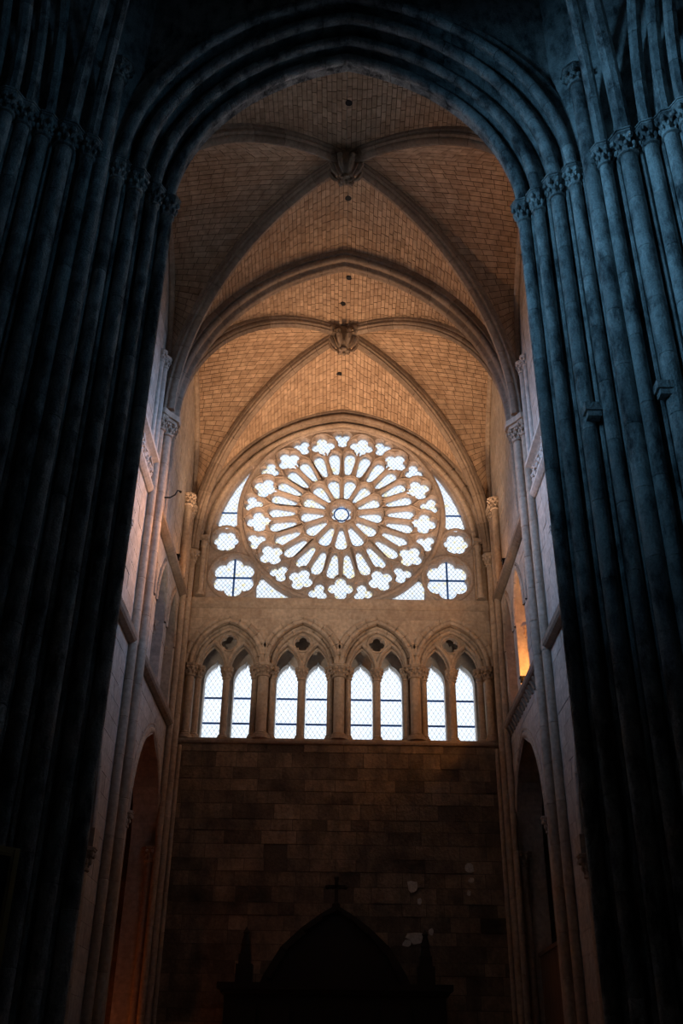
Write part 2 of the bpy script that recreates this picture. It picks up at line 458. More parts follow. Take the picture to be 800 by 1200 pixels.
# ------------------------------------------------------------------ capitals, shafts
_cap = {}
def cap_mesh(r, h, kind='crocket', mat=None):
    key = (round(r, 3), round(h, 3), kind, mat.name)
    if key in _cap: return _cap[key]
    a = MB(); a.lathe((0, 0, 0), [(r * 1.02, 0), (r * 1.28, 0.02 * h / .4), (r * 1.28, 0.06 * h / .4), (r * 1.0, 0.08 * h / .4), (r * 1.05, 0.3 * h), (r * 1.2, 0.55 * h), (r * 1.55, 0.78 * h), (r * 1.6, 0.8 * h)], 12)
    for ring_, (zz, rr, sz) in enumerate(((0.40, 1.28, .34), (0.70, 1.62, .42))):
        for k in range(8):
            g = 2 * PI * (k + .5 * ring_) / 8
            a.blob((r * rr * math.cos(g), r * rr * math.sin(g), zz * h), r * sz, r * sz, h * .13, 6, 4)
            a.tube([(r * 1.05 * math.cos(g), r * 1.05 * math.sin(g), zz * h - .3 * h), (r * (rr - .1) * math.cos(g), r * (rr - .1) * math.sin(g), zz * h)], r * .16, 5)
    b = MB(); q = r * 1.95
    for s0, s1, za, zb in ((.86, .98, .80, .86), (1.0, 1.0, .86, .94), (1.08, 1.08, .94, 1.0)):
        for _ in (0,):
            o8 = []
            for k in range(8):
                g = PI / 8 + PI / 4 * k; o8.append((math.cos(g) * q, math.sin(g) * q))
            b.add([(x * s0, y * s0, za * h) for x, y in o8] + [(x * s1, y * s1, zb * h) for x, y in o8],
                  [list(range(8))[::-1], [8 + k for k in range(8)]] + [[k, (k + 1) % 8, 8 + (k + 1) % 8, 8 + k] for k in range(8)])
    _cap[key] = (a.mesh('capital', mat, smooth=True), b.mesh('abacus', mat)); return _cap[key]
def put_cap(x, y, ztop, r, h, parent, mat, rot=0):
    a, b = cap_mesh(r, h, 'crocket', mat)
    c = inst('capital', a, (x, y, ztop - h), parent, rot)
    d = bpy.data.objects.new('abacus', b); COL.objects.link(d); d.parent = c
    return c
_drum = {}
def drum_mesh(r, h, mat, n=14):
    key = (round(r, 3), round(h, 2), mat.name)
    if key not in _drum:
        a = MB(); a.lathe((0, 0, 0), [(r - .012, 0), (r, .012), (r, h - .012), (r - .012, h)], n)
        _drum[key] = a.mesh('drum', mat, smooth=True)
    return _drum[key]
def put_shaft(x, y, z0, z1, r, parent, mat, dh=1.0, rings=()):
    """A shaft of drums (sub-parts) on a thin core."""
    n = max(1, round((z1 - z0) / dh)); h = (z1 - z0) / n
    core = MB(); core.lathe((x, y, z0), [(r - .014, 0), (r - .014, z1 - z0)], 12)
    s = ob('shaft', core, mat, parent, True)
    me = drum_mesh(r, h, mat); off = root_off(parent)
    for i in range(n):
        d = bpy.data.objects.new('drum', me); COL.objects.link(d); d.parent = s
        d.location = Vector((x, y, z0 + i * h)) - off; d.rotation_euler = (0, 0, R_.uniform(0, 6))
    for zr in rings:
        q = MB(); q.lathe((x, y, zr), [(r, -.12), (r * 1.35, -.09), (r * 1.35, -.03), (r * 1.1, 0), (r * 1.35, .03), (r * 1.35, .09), (r, .12)], 12)
        ob('shaft_ring', q, mat, s, True)
    return s
def simple_shaft(x, y, z0, z1, r, parent, mat, n=12, name='shaft'):
    a = MB(); a.lathe((x, y, z0), [(r, 0), (r, z1 - z0)], n); return ob(name, a, mat, parent, True)
def base_mb(x, y, z, r, h=0.25):
    a = MB(); a.lathe((x, y, z), [(r * 1.8, 0), (r * 1.8, h * .35), (r * 1.6, h * .4), (r * 1.65, h * .55), (r * 1.25, h * .7), (r * 1.35, h * .85), (r, h)], 12); return a

# ------------------------------------------------------------------ end wall, lower ashlar
rnd = random.Random(3)
P_end = lambda u, z, d: (u, YE + d, z)
zs = zsteps([0, 11.2], 0.40)
zs = [zs[0]] + [z + rnd.uniform(-.05, .05) for z in zs[1:-1]] + [zs[-1]]
rows = wall_rows(zs, -6.2, 6.2, [])
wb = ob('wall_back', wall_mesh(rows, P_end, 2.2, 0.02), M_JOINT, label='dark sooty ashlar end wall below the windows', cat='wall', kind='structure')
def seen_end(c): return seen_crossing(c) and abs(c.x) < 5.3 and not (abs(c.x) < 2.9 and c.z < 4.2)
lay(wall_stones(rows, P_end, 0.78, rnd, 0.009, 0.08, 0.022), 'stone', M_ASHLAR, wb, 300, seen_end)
for (x, z, w_, h_) in ((2.24, 6.86, .34, .42), (2.45, 6.45, .16, .2), (2.33, 5.46, .62, .36), (2.75, 5.62, .2, .2), (2.05, 5.3, .3, .18), (3.96, 7.4, .32, .3), (4.0, 7.05, .2, .16), (3.9, 6.7, .14, .16)):
    a = MB(); k = 10; poly = []
    for i in range(k):
        g = 2 * PI * i / k; q = rnd.uniform(.7, 1.1); poly.append((x + w_ / 2 * q * math.cos(g), z + h_ / 2 * q * math.sin(g)))
    a.prism(poly, P_end, -0.035, 0.0); ob('plaster_patch', a, M_PLASTER, wb)

# sill ledge under the lancets
a = MB(); a.prism([(-.14, 11.16), (-.10, 11.10), (.2, 11.06), (1.2, 11.06), (1.2, 11.24), (-.14, 11.24)], lambda y, z, d: (d, YE + y, z), -6.0, 6.0)
ob('trim_2', a, M_LIME, label='stone ledge under the row of lancet windows', cat='ledge', kind='structure')

# ------------------------------------------------------------------ arcade in front of the lancets
BAYX = (-3.73, -1.25, 1.25, 3.73); ORD = ('leftmost', 'second from left', 'third from left', 'rightmost')
Z_AC = 13.74; A_BIG = Arch(1.02, 1.42); A_SUB = Arch(0.43, 0.86); Y_AC = YE
def w_big(n=0.0):
    return lambda z: A_BIG.w(z - Z_AC, n) if z > Z_AC - .01 else 1.02 + n
zs = zsteps([Z_AC, 15.86], 0.13)
rows = wall_rows(zs, -6.2, 6.2, [(x, w_big(0.14)) for x in BAYX])
o = ob('wall_back', wall_mesh(rows, P_end, 0.75), M_LIME, label='plain stone spandrel wall above the four window arches', cat='wall', kind='structure')
rows2 = wall_rows(zsteps([Z_AC, 15.86], 0.42), -6.2, 6.2, [(x, w_big(0.26)) for x in BAYX])
lay(wall_stones(rows2, P_end, 0.9, rnd, 0.004, 0.05, 0.004), 'stone', M_LIME, o, 300, seen_crossing)
for k, x in enumerate(BAYX):
    t = thing('window_arch', (x, YE, Z_AC), f'pointed stone arch with pierced tracery over the {ORD[k]} pair of lancets', 'arch', 'window arches under the rose')
    pl = lambda px, pz, b, x=x: (x + px, YE - 0.10 + b, Z_AC + pz)
    sec = order_section(0.075, 0.30, 0.5)
    for mb in voussoirs(Arch(1.02 + .10, 1.42 + .11), sec, pl, 6): ob('voussoir', mb, M_LIME, t, True)
    sec2 = [(n, b) for n, b in order_section(0.06, 0.2, 0.3)]
    pl2 = lambda px, pz, b, x=x: (x + px, YE + 0.16 + b, Z_AC + pz)
    for mb in voussoirs(Arch(0.95, 1.31), sec2, pl2, 5): ob('inner_voussoir', mb, M_LIME, t, True)
    # tympanum plate with two lights and a quatrefoil
    out = Arch(1.05, 1.44).poly(12)                      # left to right over the top
    bottom = []
    for cxx in (0.50, -0.50):
        p = [(cxx + q, zz) for q, zz in A_SUB.poly(8)]
        bottom += p[::-1]
    q = []
    for i in range(48):
        th = 2 * PI * i / 48; r = 0
        for j in range(4):
            d = th - j * PI / 2; s_ = .13 ** 2 - (.15 * math.sin(d)) ** 2
            if s_ > 0 and math.cos(d) > 0: r = max(r, .15 * math.cos(d) + math.sqrt(s_))
        q.append((r * math.cos(th), 0.93 + r * math.sin(th)))
    ob('tympanum', pierced_plate(out + bottom, [q], YE + .32, YE + .50, .03, (x, Z_AC)), M_LIME, t)
    for cxx in (-.50, .50):
        mb = MB()
        for s in voussoirs(Arch(.47, .90), roll(.055, 0.02, 0, 8), lambda px, pz, b, x=x, c=cxx: (x + c + px, YE + .30 + b, Z_AC + pz), 1, sub=10, gap=0): mb.add(s.v, s.f)
        ob('sub_arch', mb, M_LIME, t, True)
        mb = MB()
        for s in voussoirs(Arch(.40, .78), roll(.04, 0.02, 0, 8), lambda px, pz, b, x=x, c=cxx: (x + c + px, YE + .46 + b, Z_AC + pz), 1, sub=10, gap=0): mb.add(s.v, s.f)
        ob('inner_roll', mb, M_LIME, t, True)
    mb = MB(); mb.ring((x, YE + .31, Z_AC + .93), .30, .04); ob('oculus_roll', mb, M_LIME, t, True)
# colonnettes
def colonnette(x, y, r, label, ztop=Z_AC, z0=11.24, hc=0.42, group='colonnettes of the window arcade', mat=M_LIME):
    t = thing('colonnette', (x, y, z0), label, 'column', group)
    simple_shaft(x, y, z0 + .2, ztop - hc, r, t, mat)
    ob('base', base_mb(x, y, z0, r, .24), mat, t, True)
    put_cap(x, y, ztop, r, hc, t, mat)
    return t
for k, x in enumerate(BAYX):
    colonnette(x, YE + .30, .115, f'slim stone colonnette between the two lights of the {ORD[k]} lancet pair')
PAIRS = ('first and second', 'second and third', 'third and fourth')
for k, x in enumerate((-2.49, 0, 2.49)):
    colonnette(x, YE + .02, .175, f'thick front column between the {PAIRS[k]} lancet pairs from the left')
    colonnette(x - .29, YE + .22, .105, f'thin side column left of the thick one between the {PAIRS[k]} lancet pairs')
    colonnette(x + .29, YE + .22, .105, f'thin side column right of the thick one between the {PAIRS[k]} lancet pairs')
    a = MB(); a.box(x - .24, x + .24, YE + .2, YE + .72, 11.24, Z_AC); 
    ob('trim_%d' % (20 + k), a, M_LIME, label=f'square stone core behind the columns between the {PAIRS[k]} lancet pairs', cat='pier', kind='structure')
for sd, nm in ((-1, 'left'), (1, 'right')):
    colonnette(sd * 4.65, YE + .22, .11, f'thin column at the {nm} end of the window arcade, next to the window splay')
    colonnette(sd * 4.90, YE + .03, .13, f'thicker column at the {nm} end of the window arcade, next to the corner')
    a = MB(); a.box(min(sd * 4.80, sd * 6), max(sd * 4.80, sd * 6), YE + .25, YE + 1.2, 11.24, Z_AC)
    ob('trim_%d' % (24 + (sd > 0)), a, M_LIME, label=f'stone jamb at the {nm} end of the window arcade', cat='jamb', kind='structure')
# back wall of the passage with eight lancets
YW = YE + 1.15
P_win = lambda u, z, d: (u, YW + d, z)
A_LAN = Arch(.41, .64); Z_LAN = 13.62; LANX = []
for x in (-3.68, -1.23, 1.23, 3.68): LANX += [x - .50, x + .50]
wl = lambda z: (A_LAN.w(z - Z_LAN) if z > Z_LAN else .41) if z > 11.3 else 0
rows = wall_rows(zsteps([11.06, 11.3, 13.62, 14.24, 16.0], 0.11), -6.2, 6.2, [(x, wl) for x in LANX])
ob('wall_back', wall_mesh(rows, P_win, 0.45, 0), M_PALE, label='pale stone wall holding the eight lancet windows', cat='wall', kind='structure')
a = MB(); a.box(-6.2, 6.2, YE + .7, YW + .5, 15.8, 16.1)
ob('trim_3', a, M_LIME, label='stone slab roofing the window passage', cat='slab', kind='structure')
a = MB(); a.box(-6.2, -6.0, YE, YW + .5, 11, 16); a.box(6.0, 6.2, YE, YW + .5, 11, 16)
ob('trim_4', a, M_LIME, label='stone ends of the window passage', cat='wall', kind='structure')
NUM = ('first', 'second', 'third', 'fourth', 'fifth', 'sixth', 'seventh', 'eighth')
YG = YW + .33
def lattice(mb, inside, u0, u1, v0, v1, step, r, fn, slope=1.25):
    """Diagonal leading clipped to a shape by walking along each line."""
    H = v1 - v0; W = u1 - u0; ds = 0.03
    for sgn in (1, -1):
        k = -int((H * 1.0) / step) - 2
        while k * step < W + H + step:
            base = u0 + k * step; run = None
            n = int(H * slope / ds)
            for i in range(n + 1):
                v = v0 + H * i / n; u = base + (v - v0) / slope if sgn > 0 else base + H / slope - (v - v0) / slope
                ok = inside(u, v)
                if ok and run is None: run = (u, v)
                if (not ok or i == n) and run is not None:
                    if abs(v - run[1]) > .02:
                        p0 = fn(*run); p1 = fn(u, v)
                        du = Vector((r, 0, 0)); dy = Vector((0, r, 0)); p0 = Vector(p0); p1 = Vector(p1)
                        mb.hexa([p0 - du, p0 - dy, p0 + du, p0 + dy], [p1 - du, p1 - dy, p1 + du, p1 + dy])
                    run = None
            k += 1
for k, x in enumerate(LANX):
    t = thing(f'window_{k + 2}', (x, YG, 11.3), f'bright pointed lancet window with diamond leading, {NUM[k]} from left in the row', 'window', 'lancet windows under the rose', 'structure')
    bars = (12.22, 13.10); edges = [11.32, bars[0], bars[1], 14.23]
    for za, zb in zip(edges[:-1], edges[1:]):
        a = MB()
        if zb > Z_LAN: poly = [(-.40, za), (.40, za)] + [(px * .98, Z_LAN + pz) for px, pz in A_LAN.poly(6)[::-1]]
        else: poly = [(-.40, za), (.40, za), (.40, zb), (-.40, zb)]
        a.add([(x + u, YG, v) for u, v in poly], [list(range(len(poly)))[::-1]]); ob('pane', a, M_GLASS, t)
    for zb in bars:
        a = MB(); a.box(x - .39, x + .39, YG - .045, YG - .015, zb - .032, zb + .032); ob('saddle_bar', a, M_BAR, t)
    a = MB(); lattice(a, lambda u, v: abs(u) < wl(v) - .004 and v > 11.33, -.41, .41, 11.33, 14.25, .155, .006, lambda u, v: (x + u, YG - .008, v), 1.5)
    ob('lead_lattice', a, M_LEAD, t, kind='stuff')

# ------------------------------------------------------------------ rose window
a = MB(); a.prism([(-.16, 15.98), (-.12, 15.90), (-.03, 15.80), (.9, 15.80), (.9, 16.17), (-.06, 16.17), (-.16, 16.12)], lambda y, z, d: (d, YE + y, z), -5.6, 5.6)
ob('trim_5', a, M_LIME, label='moulded stone sill under the rose window', cat='sill', kind='structure')
RC = Vector((0, 0, 19.68)); ROSE_A = Arch(4.66, 5.15); Z_RO = 18.2; YR = YE + 0.08
zs = zsteps([16.0, 18.2, 27.6], 0.2)
wr = lambda z: ROSE_A.w(z - Z_RO, .02)
rows = wall_rows(zs, -6.4, 6.4, [(0, wr)])
ob('wall_back', wall_mesh(rows, lambda u, z, d: (u, YE + d, z), .5, 0), M_LIME, label='upper end wall around the arch of the rose window', cat='wall', kind='structure')
rose = thing('window_1', (0, YR, RC.z), 'great rose window of pale glass and brown stone tracery in the end wall', 'rose window', None, 'structure')
holes = []      # (kind, polygon) in local x,z about RC
def foil(c, n, d, rho, ang, k=10):
    pts = []
    m = n * k
    for i in range(m):
        th = 2 * PI * i / m + ang; r = 0
        for j in range(n):
            q = (i / m - j / n) * 2 * PI; s_ = rho ** 2 - (d * math.sin(q)) ** 2
            if s_ > 0 and d * math.cos(q) + math.sqrt(s_) > r and math.cos(q) > 0: r = d * math.cos(q) + math.sqrt(s_)
        pts.append((c[0] + r * math.cos(th), c[1] + r * math.sin(th)))
    return pts
def pol(r, a): return (r * math.cos(a), r * math.sin(a))
def petal(a, prof):
    pts = [(r, w) for r, w in prof] + [(r, -w) for r, w in prof[::-1]]
    ca, sa = math.cos(a), math.sin(a)
    return [(r * ca - w * sa, r * sa + w * ca) for r, w in pts]
holes.append(('hub', foil((0, 0), 6, .22, .15, PI / 2)))
N13 = 13; A0 = -PI / 2
for k in range(N13):
    holes.append(('inner', petal(A0 + 2 * PI * k / N13, [(.64, .035), (.70, .085), (1.0, .158), (1.22, .205), (1.34, .20), (1.42, .145), (1.46, .05)])))
for k in range(2 * N13):
    holes.append(('outer', petal(A0 + 2 * PI * (k + .5) / (2 * N13), [(1.66, .035), (1.74, .097), (2.0, .147), (2.32, .196), (2.47, .192), (2.57, .145), (2.62, .05)])))
QR = 2.99
for k in range(N13):
    g = A0 + 2 * PI * k / N13; holes.append(('quatrefoil', foil(pol(QR, g), 4, .235, .20, g)))
    g2 = A0 + 2 * PI * (k + .5) / N13; holes.append(('trefoil', foil(pol(3.23, g2), 3, .172, .172, g2 + PI / 3)))
for sd in (-1, 1):
    holes.append(('sexfoil', foil((sd * 3.72, 17.06 - RC.z), 6, .44, .305, PI / 2)))
    holes.append(('small_sexfoil', foil((sd * 4.09, 18.50 - RC.z), 6, .25, .18, 0)))
    # long sliver between the ring and the window arch
    inn, out = [], []
    n = 22
    for i in range(n + 1):
        z = 19.14 + (21.55 - 19.14) * i / n
        xi = math.sqrt(3.79 ** 2 - (z - RC.z) ** 2); xo = ROSE_A.w(z - Z_RO) - .13
        if xo > xi: inn.append((sd * xi, z - RC.z)); out.append((sd * xo, z - RC.z))
    mid = ((inn[0][0] + out[0][0]) / 2, inn[0][1] - .16)
    holes.append(('sliver', [((inn[0][0] + mid[0]) / 2, mid[1] + .03), *inn, *out[::-1], ((out[0][0] + mid[0]) / 2, mid[1] + .03), mid]))
    up, z0 = [], 16.24 - RC.z
    for i in range(13):
        x = 1.62 + (2.72 - 1.62) * i / 12; up.append((sd * x, max(z0 + .01, -math.sqrt(3.77 ** 2 - x * x))))
    holes.append(('leaf', up + [(sd * 2.86, up[-1][1] - .12), (sd * 2.92, up[-1][1] - .32), (sd * 2.90, z0 + .1), (sd * 2.84, z0)]))
outer = [(-4.7, 16.14 - RC.z)] + [(x, Z_RO - RC.z + z) for x, z in Arch(4.70, 5.19).poly(24)] + [(4.7, 16.14 - RC.z)]
ob('tracery', pierced_plate(outer, [p for _, p in holes], YR, YR + .27, .06, (0, RC.z)), M_TRAC, rose)
YP = YR + 0.21
lat = MB()
for kd, p in holes:
    a = MB(); a.add([(u, YP, RC.z + v) for u, v in p], [list(range(len(p)))]); ob(kd + '_pane', a, M_ROSEGLASS, rose)
    us = [q[0] for q in p]; vs = [q[1] for q in p]
    lattice(lat, lambda u, v: in_poly(p, u, v), min(us), max(us), min(vs), max(vs), .15, .008, lambda u, v: (u, YP - .01, RC.z + v), 1.2)
ob('lead_lattice', lat, M_LEAD, rose, kind='stuff')
YF = YR - 0.005     # mouldings on the face of the plate
def rollpath(pts, r, name, closed=False, n=7):
    a = MB(); a.tube([(u, YF, RC.z + v) for u, v in pts] + ([(pts[0][0], YF, RC.z + pts[0][1])] if closed else []), r, n); return ob(name, a, M_TRAC, rose, True)
a = MB(); a.ring((0, YF, RC.z), .50, .06); ob('hub_ring', a, M_TRAC, rose, True)
a = MB(); a.ring((0, YF, RC.z), 3.64, .085, 72); ob('outer_ring', a, M_TRAC, rose, True)
a = MB(); a.ring((0, YP - .03, RC.z), .265, .03, 32); ob('blue_ring', a, M_BAR, rose, True, label='blue ring in the central pane')
for k in range(N13):
    g = A0 + 2 * PI * (k + .5) / N13
    rollpath([pol(.56, g), pol(1.50, g)], .042, 'inner_spoke')
    g = A0 + 2 * PI * k / N13
    rollpath([pol(1.55, g), pol(2.62, g)], .038, 'spoke')
    rollpath([pol(1.42, g - .24), pol(1.54, g - .15), pol(1.60, g), pol(1.54, g + .15), pol(1.42, g + .24)], .04, 'petal_arch')
    # loops round two outer petals and their quatrefoil
    c = pol(QR, g)
    for sg in (1, -1):
        g2 = g + sg * PI / N13
        rim = [(c[0] + .515 * math.cos(g + sg * f), c[1] + .515 * math.sin(g + sg * f)) for f in (1.9, 1.55, 1.2, .85, .5, .2, 0)]
        rollpath([pol(1.52, g2), pol(2.42, g2), pol(2.62, g2 - sg * .012)] + rim, .037, 'loop')
for sd in (-1, 1):
    a = MB(); a.ring((sd * 3.72, YF, 17.06), .86, .07, 40); ob('sexfoil_ring', a, M_TRAC, rose, True)
    a = MB(); a.ring((sd * 4.09, YF, 18.50), .52, .055, 32); ob('sexfoil_ring', a, M_TRAC, rose, True)
    a = MB(); a.box(sd * 3.72 - .72, sd * 3.72 + .72, YP - .05, YP - .02, 17.03, 17.095); ob('saddle_bar', a, M_BAR, rose)
    a = MB(); a.box(sd * 3.72 - .034, sd * 3.72 + .034, YP - .05, YP - .02, 16.33, 17.79); ob('saddle_bar', a, M_BAR, rose)
    a = MB(); a.box(sd * 3.9 - .28 if sd > 0 else -4.42, sd * 3.9 + .52 if sd > 0 else -3.62, YP - .05, YP - .02, 19.65, 19.71); ob('saddle_bar', a, M_BAR, rose)
# moulded arch framing the rose
t = thing('rose_arch', (0, YE, 16.2), 'moulded stone arch framing the rose window', 'arch')
for mb in voussoirs(Arch(4.66, 5.15), order_section(.10, .30, .45), lambda x, z, b: (x, YE - .12 + b, Z_RO + z), 12): ob('voussoir', mb, M_LIME, t, True)
for mb in voussoirs(Arch(4.86, 5.36), order_section(.09, .45, .4), lambda x, z, b: (x, YE - .42 + b, Z_RO + z), 10): ob('voussoir', mb, M_RIB, t, True)
for sd in (-1, 1):
    a = MB(); a.box(min(sd * 4.64, sd * 4.96), max(sd * 4.64, sd * 4.96), YE - .06, YE + .35, 16.17, 18.2); ob('jamb', a, M_LIME, t)
    simple_shaft(sd * 4.80, YE - .17, 16.3, 18.0, .09, t, M_LIME)
    ob('shaft_base', base_mb(sd * 4.80, YE - .17, 16.17, .09, .2), M_LIME, t, True)
    a = MB(); a.blob((sd * 4.80, YE - .22, 18.15), .13, .15, .2, 10, 6); a.blob((sd * 4.80, YE - .36, 18.12), .04, .06, .05)
    a.blob((sd * 4.80 - .05, YE - .32, 18.2), .03, .03, .03); a.blob((sd * 4.80 + .05, YE - .32, 18.2), .03, .03, .03); a.box(sd * 4.8 - .16, sd * 4.8 + .16, YE - .4, YE, 18.3, 18.42)
    ob('carved_corbel', a, M_LIME, t, True, label='small carved head corbel')

# ------------------------------------------------------------------ side walls
A_TRI = Arch(.74, 1.55); Z_TRI = 13.9
A_TRI1 = Arch(.37, 1.2); Z_TRI1 = 14.0
A_GR2 = Arch(2.2, 2.75); Z_GR2 = 7.75
A_GR1 = Arch(2.75, 4.2); Z_GR1 = 6.5
A_CL = Arch(1.5, 2.2); Z_CL = 20.0
TRI2 = (25.15, 27.15, 29.15); TRI1 = (17.6, 18.55, 19.5, 20.45, 21.4)
def wfn(arch, zsp, z0): return lambda z: (arch.w(z - zsp) if z > zsp else arch.hw) if z > z0 else 0
WT = 0.75
for sd, nm in ((-1, 'left'), (1, 'right')):
    P_s = lambda u, z, d, sd=sd: (sd * (HW + d), u, z)
    for bay, (y0, y1) in (('end', (23.7, 31.3)), ('first', (16.0, 23.7))):
        e = bay == 'end'
        gr = (28.2, wfn(A_GR2, Z_GR2, -1)) if e else (19.6, wfn(A_GR1, Z_GR1, -1))
        tri = [(u, wfn(A_TRI, Z_TRI, 11.6)) for u in TRI2] if e else [(u, wfn(A_TRI1, Z_TRI1, 11.6)) for u in TRI1]
        cl = (27.4, lambda z: 0) if e else (19.9, wfn(A_CL, Z_CL, 17.6))
        allop = lambda z: 0
        ops = []
        def seg(stops, h, openings): 
            return wall_rows(zsteps(stops, h), y0, y1, openings)
        low = seg([0, (Z_GR2 if e else Z_GR1), 11.5], .24, [gr])
        mid = seg([11.5, 11.6, 15.9], .15, tri)
        top = seg([15.9, (17.2 if e else 17.6), 20.0, 22.3, 27.8], .3, [cl])
        m = wall_mesh(low, P_s, WT); q = wall_mesh(mid, P_s, WT); m.add(q.v, q.f); q = wall_mesh(top, P_s, WT); m.add(q.v, q.f)
        lab = f'{nm} side wall of the {"far vault bay" if e else "near vault bay"} with arcade, gallery arches and clerestory'
        o = ob(f'wall_{nm}', m, M_WALL, label=lab, cat='wall', kind='structure')
        st = wall_stones(wall_rows(zsteps([0, (Z_GR2 if e else Z_GR1), 11.4], .45), y0, y1, [gr]), P_s, .8, rnd, .005, .05, .006)
        st += wall_stones(wall_rows(zsteps([11.6, 15.8], .42), y0, y1, tri), P_s, .8, rnd, .005, .05, .006)
        st += wall_stones(wall_rows(zsteps([16.2, (17.2 if e else 17.6), 27.5], .42), y0, y1, [cl]), P_s, .8, rnd, .005, .05, .006)
        lay(st, 'stone', M_WALL, o, 110, seen_crossing, 45)
        # clerestory window, unseen and assumed as a source of cool light
        if e: continue
        yc, zb = 19.9, 17.6
        wn = thing(f'window_{10 + (sd > 0)}', (sd * (HW + .5), yc, zb), f'assumed clerestory window high in the {nm} wall of the {"far" if e else "near"} vault bay', 'window', None, 'structure')
        poly = [(yc - 1.5, zb), (yc + 1.5, zb)] + [(yc + u, Z_CL + v) for u, v in A_CL.poly(8)[::-1]]
        a = MB(); a.add([(sd * (HW + .5), u, v) for u, v in poly], [list(range(len(poly)))]); ob('pane', a, M_GLASS, wn)
        a = MB(); a.box(sd * (HW + .45) - .06, sd * (HW + .45) + .06, yc - .07, yc + .07, zb, Z_CL + 2.1); ob('mullion', a, M_LIME, wn)
        for zz in (18.4, 19.2, 20.0, 20.8):
            a = MB(); a.box(sd * (HW + .45) - .02, sd * (HW + .45) + .02, yc - 1.5, yc + 1.5, zz - .02, zz + .02); ob('saddle_bar', a, M_BAR, wn)
    # string course above the arcade; on the right it carries little corbels
    a = MB(); a.prism([(.16, 11.42), (.20, 11.48), (.20, 11.62), (-.3, 11.62), (-.3, 11.36), (.06, 11.36)], lambda q, z, d, sd=sd: (sd * (HW - q), d, z), 16.0, 31.0)
    o = ob('trim_%d' % (6 if sd < 0 else 7), a, M_RIB, label=f'stone string course at the gallery sill along the {nm} wall', cat='string course', kind='structure')
    if sd > 0:
        a = MB(); a.box(-.05, .05, -.07, .07, -.26, 0); me = None
        c = MB(); c.hexa([(.0, -.07, -.22), (.0, .07, -.22), (-.04, .07, -.22), (-.04, -.07, -.22)], [(.0, -.07, 0), (.0, .07, 0), (-.15, .07, 0), (-.15, -.07, 0)])
        me = c.mesh('corbel', M_RIB)
        for k in range(18):
            inst('corbel', me, (HW, 24.5 + k * .35, 11.38), o)
    a = MB(); a.prism([(.12, 15.86), (.22, 15.94), (.22, 16.06), (.05, 16.14), (-.3, 16.14), (-.3, 15.82), (.04, 15.82)], lambda q, z, d, sd=sd: (sd * (HW - q), d, z), 24.0, 31.0)
    ob('trim_%d' % (8 if sd < 0 else 9), a, M_RIB, label=f'moulded string course above the gallery arches along the {nm} wall of the far bay', cat='string course', kind='structure')
    # carved frieze of the first bay
    fz = thing('carved_frieze', (sd * HW, 20, 15.9), f'band of carved leaf scrolls between two mouldings high on the {nm} wall', 'frieze')
    a = MB(); a.prism([(.10, 15.86), (.16, 15.92), (.16, 16.0), (.0, 16.06), (-.2, 16.06), (-.2, 15.82), (.04, 15.82)], lambda q, z, d, sd=sd: (sd * (HW - q), d, z), 16.2, 23.5); ob('lower_moulding', a, M_PALE, fz)
    a = MB(); a.prism([(.06, 16.78), (.20, 16.86), (.20, 16.98), (-.2, 17.02), (-.2, 16.7), (.02, 16.74)], lambda q, z, d, sd=sd: (sd * (HW - q), d, z), 16.2, 23.7); ob('upper_moulding', a, M_PALE, fz)
    lm = MB()
    for k in range(5):
        g = 2 * PI * k / 5 + .3
        lm.blob((0, .15 * math.cos(g), .15 * math.sin(g)), .07, .09, .09, 6, 4)
    lm.blob((-.02, 0, 0), .10, .08, .08, 6, 4)
    lm.tube([(-.01, -.34, -.22), (-.04, -.2, -.24), (-.04, -.05, -.2), (-.03, .1, -.26), (-.02, .3, -.2)], .035, 6)
    lm.tube([(-.01, -.30, .24), (-.04, -.15, .2), (-.04, .05, .25), (-.02, .3, .22)], .035, 6)
    me = lm.mesh('leaf_scroll', M_PALE, smooth=True)
    for k in range(11):
        q = inst('leaf_scroll', me, (sd * (HW - .02), 16.7 + k * .66, 16.39 + .03 * (-1) ** k), fz, 0 if sd > 0 else PI)
        q.rotation_euler = (0.5 * (k % 3), 0, 0 if sd > 0 else PI)
    # gallery arches, one thing each
    for j, u in enumerate(TRI2):
        t = thing('gallery_arch', (sd * HW, u, 11.6), f'pointed gallery arch in the {nm} wall of the far bay, {("nearest", "middle", "farthest")[j]} of its three', 'arch', 'gallery arches of the far bay')
        sec = order_section(.06, .2, .3)
        for mb in voussoirs(A_TRI, sec, lambda x, z, b, u=u, sd=sd: (sd * (HW - .06 + b), u + x, Z_TRI + z), 4, sub=3): ob('voussoir', mb, M_LIME, t, True)
        for s2 in (-1, 1):
            for dx, rr in ((.30, .085), (.62, .085)):
                x_ = sd * (HW + dx); y_ = u + s2 * .82
                simple_shaft(x_, y_, 11.8, 13.45, rr, t, M_LIME); ob('shaft_base', base_mb(x_, y_, 11.6, rr, .22), M_LIME, t, True); put_cap(x_, y_, 13.9, rr, .42, t, M_LIME)
    t = thing('gallery_arcade', (sd * HW, 20, 11.6), f'row of narrow gallery lights with slim colonnettes in the {nm} wall of the near bay', 'arcade')
    for j, u in enumerate(TRI1):
        for mb in voussoirs(A_TRI1, roll(.07, .03, 0, 8), lambda x, z, b, u=u, sd=sd: (sd * (HW + .02 + b), u + x, Z_TRI1 + z), 2, sub=4): ob('voussoir', mb, M_PALE, t, True)
    for u in [q + .475 for q in TRI1] + [TRI1[0] - .475]:
        for dx in (0.0, .22):
            simple_shaft(sd * (HW + dx), u, 11.62, 13.7, .06, t, M_PALE); put_cap(sd * (HW + dx), u, 14.0, .06, .34, t, M_PALE)
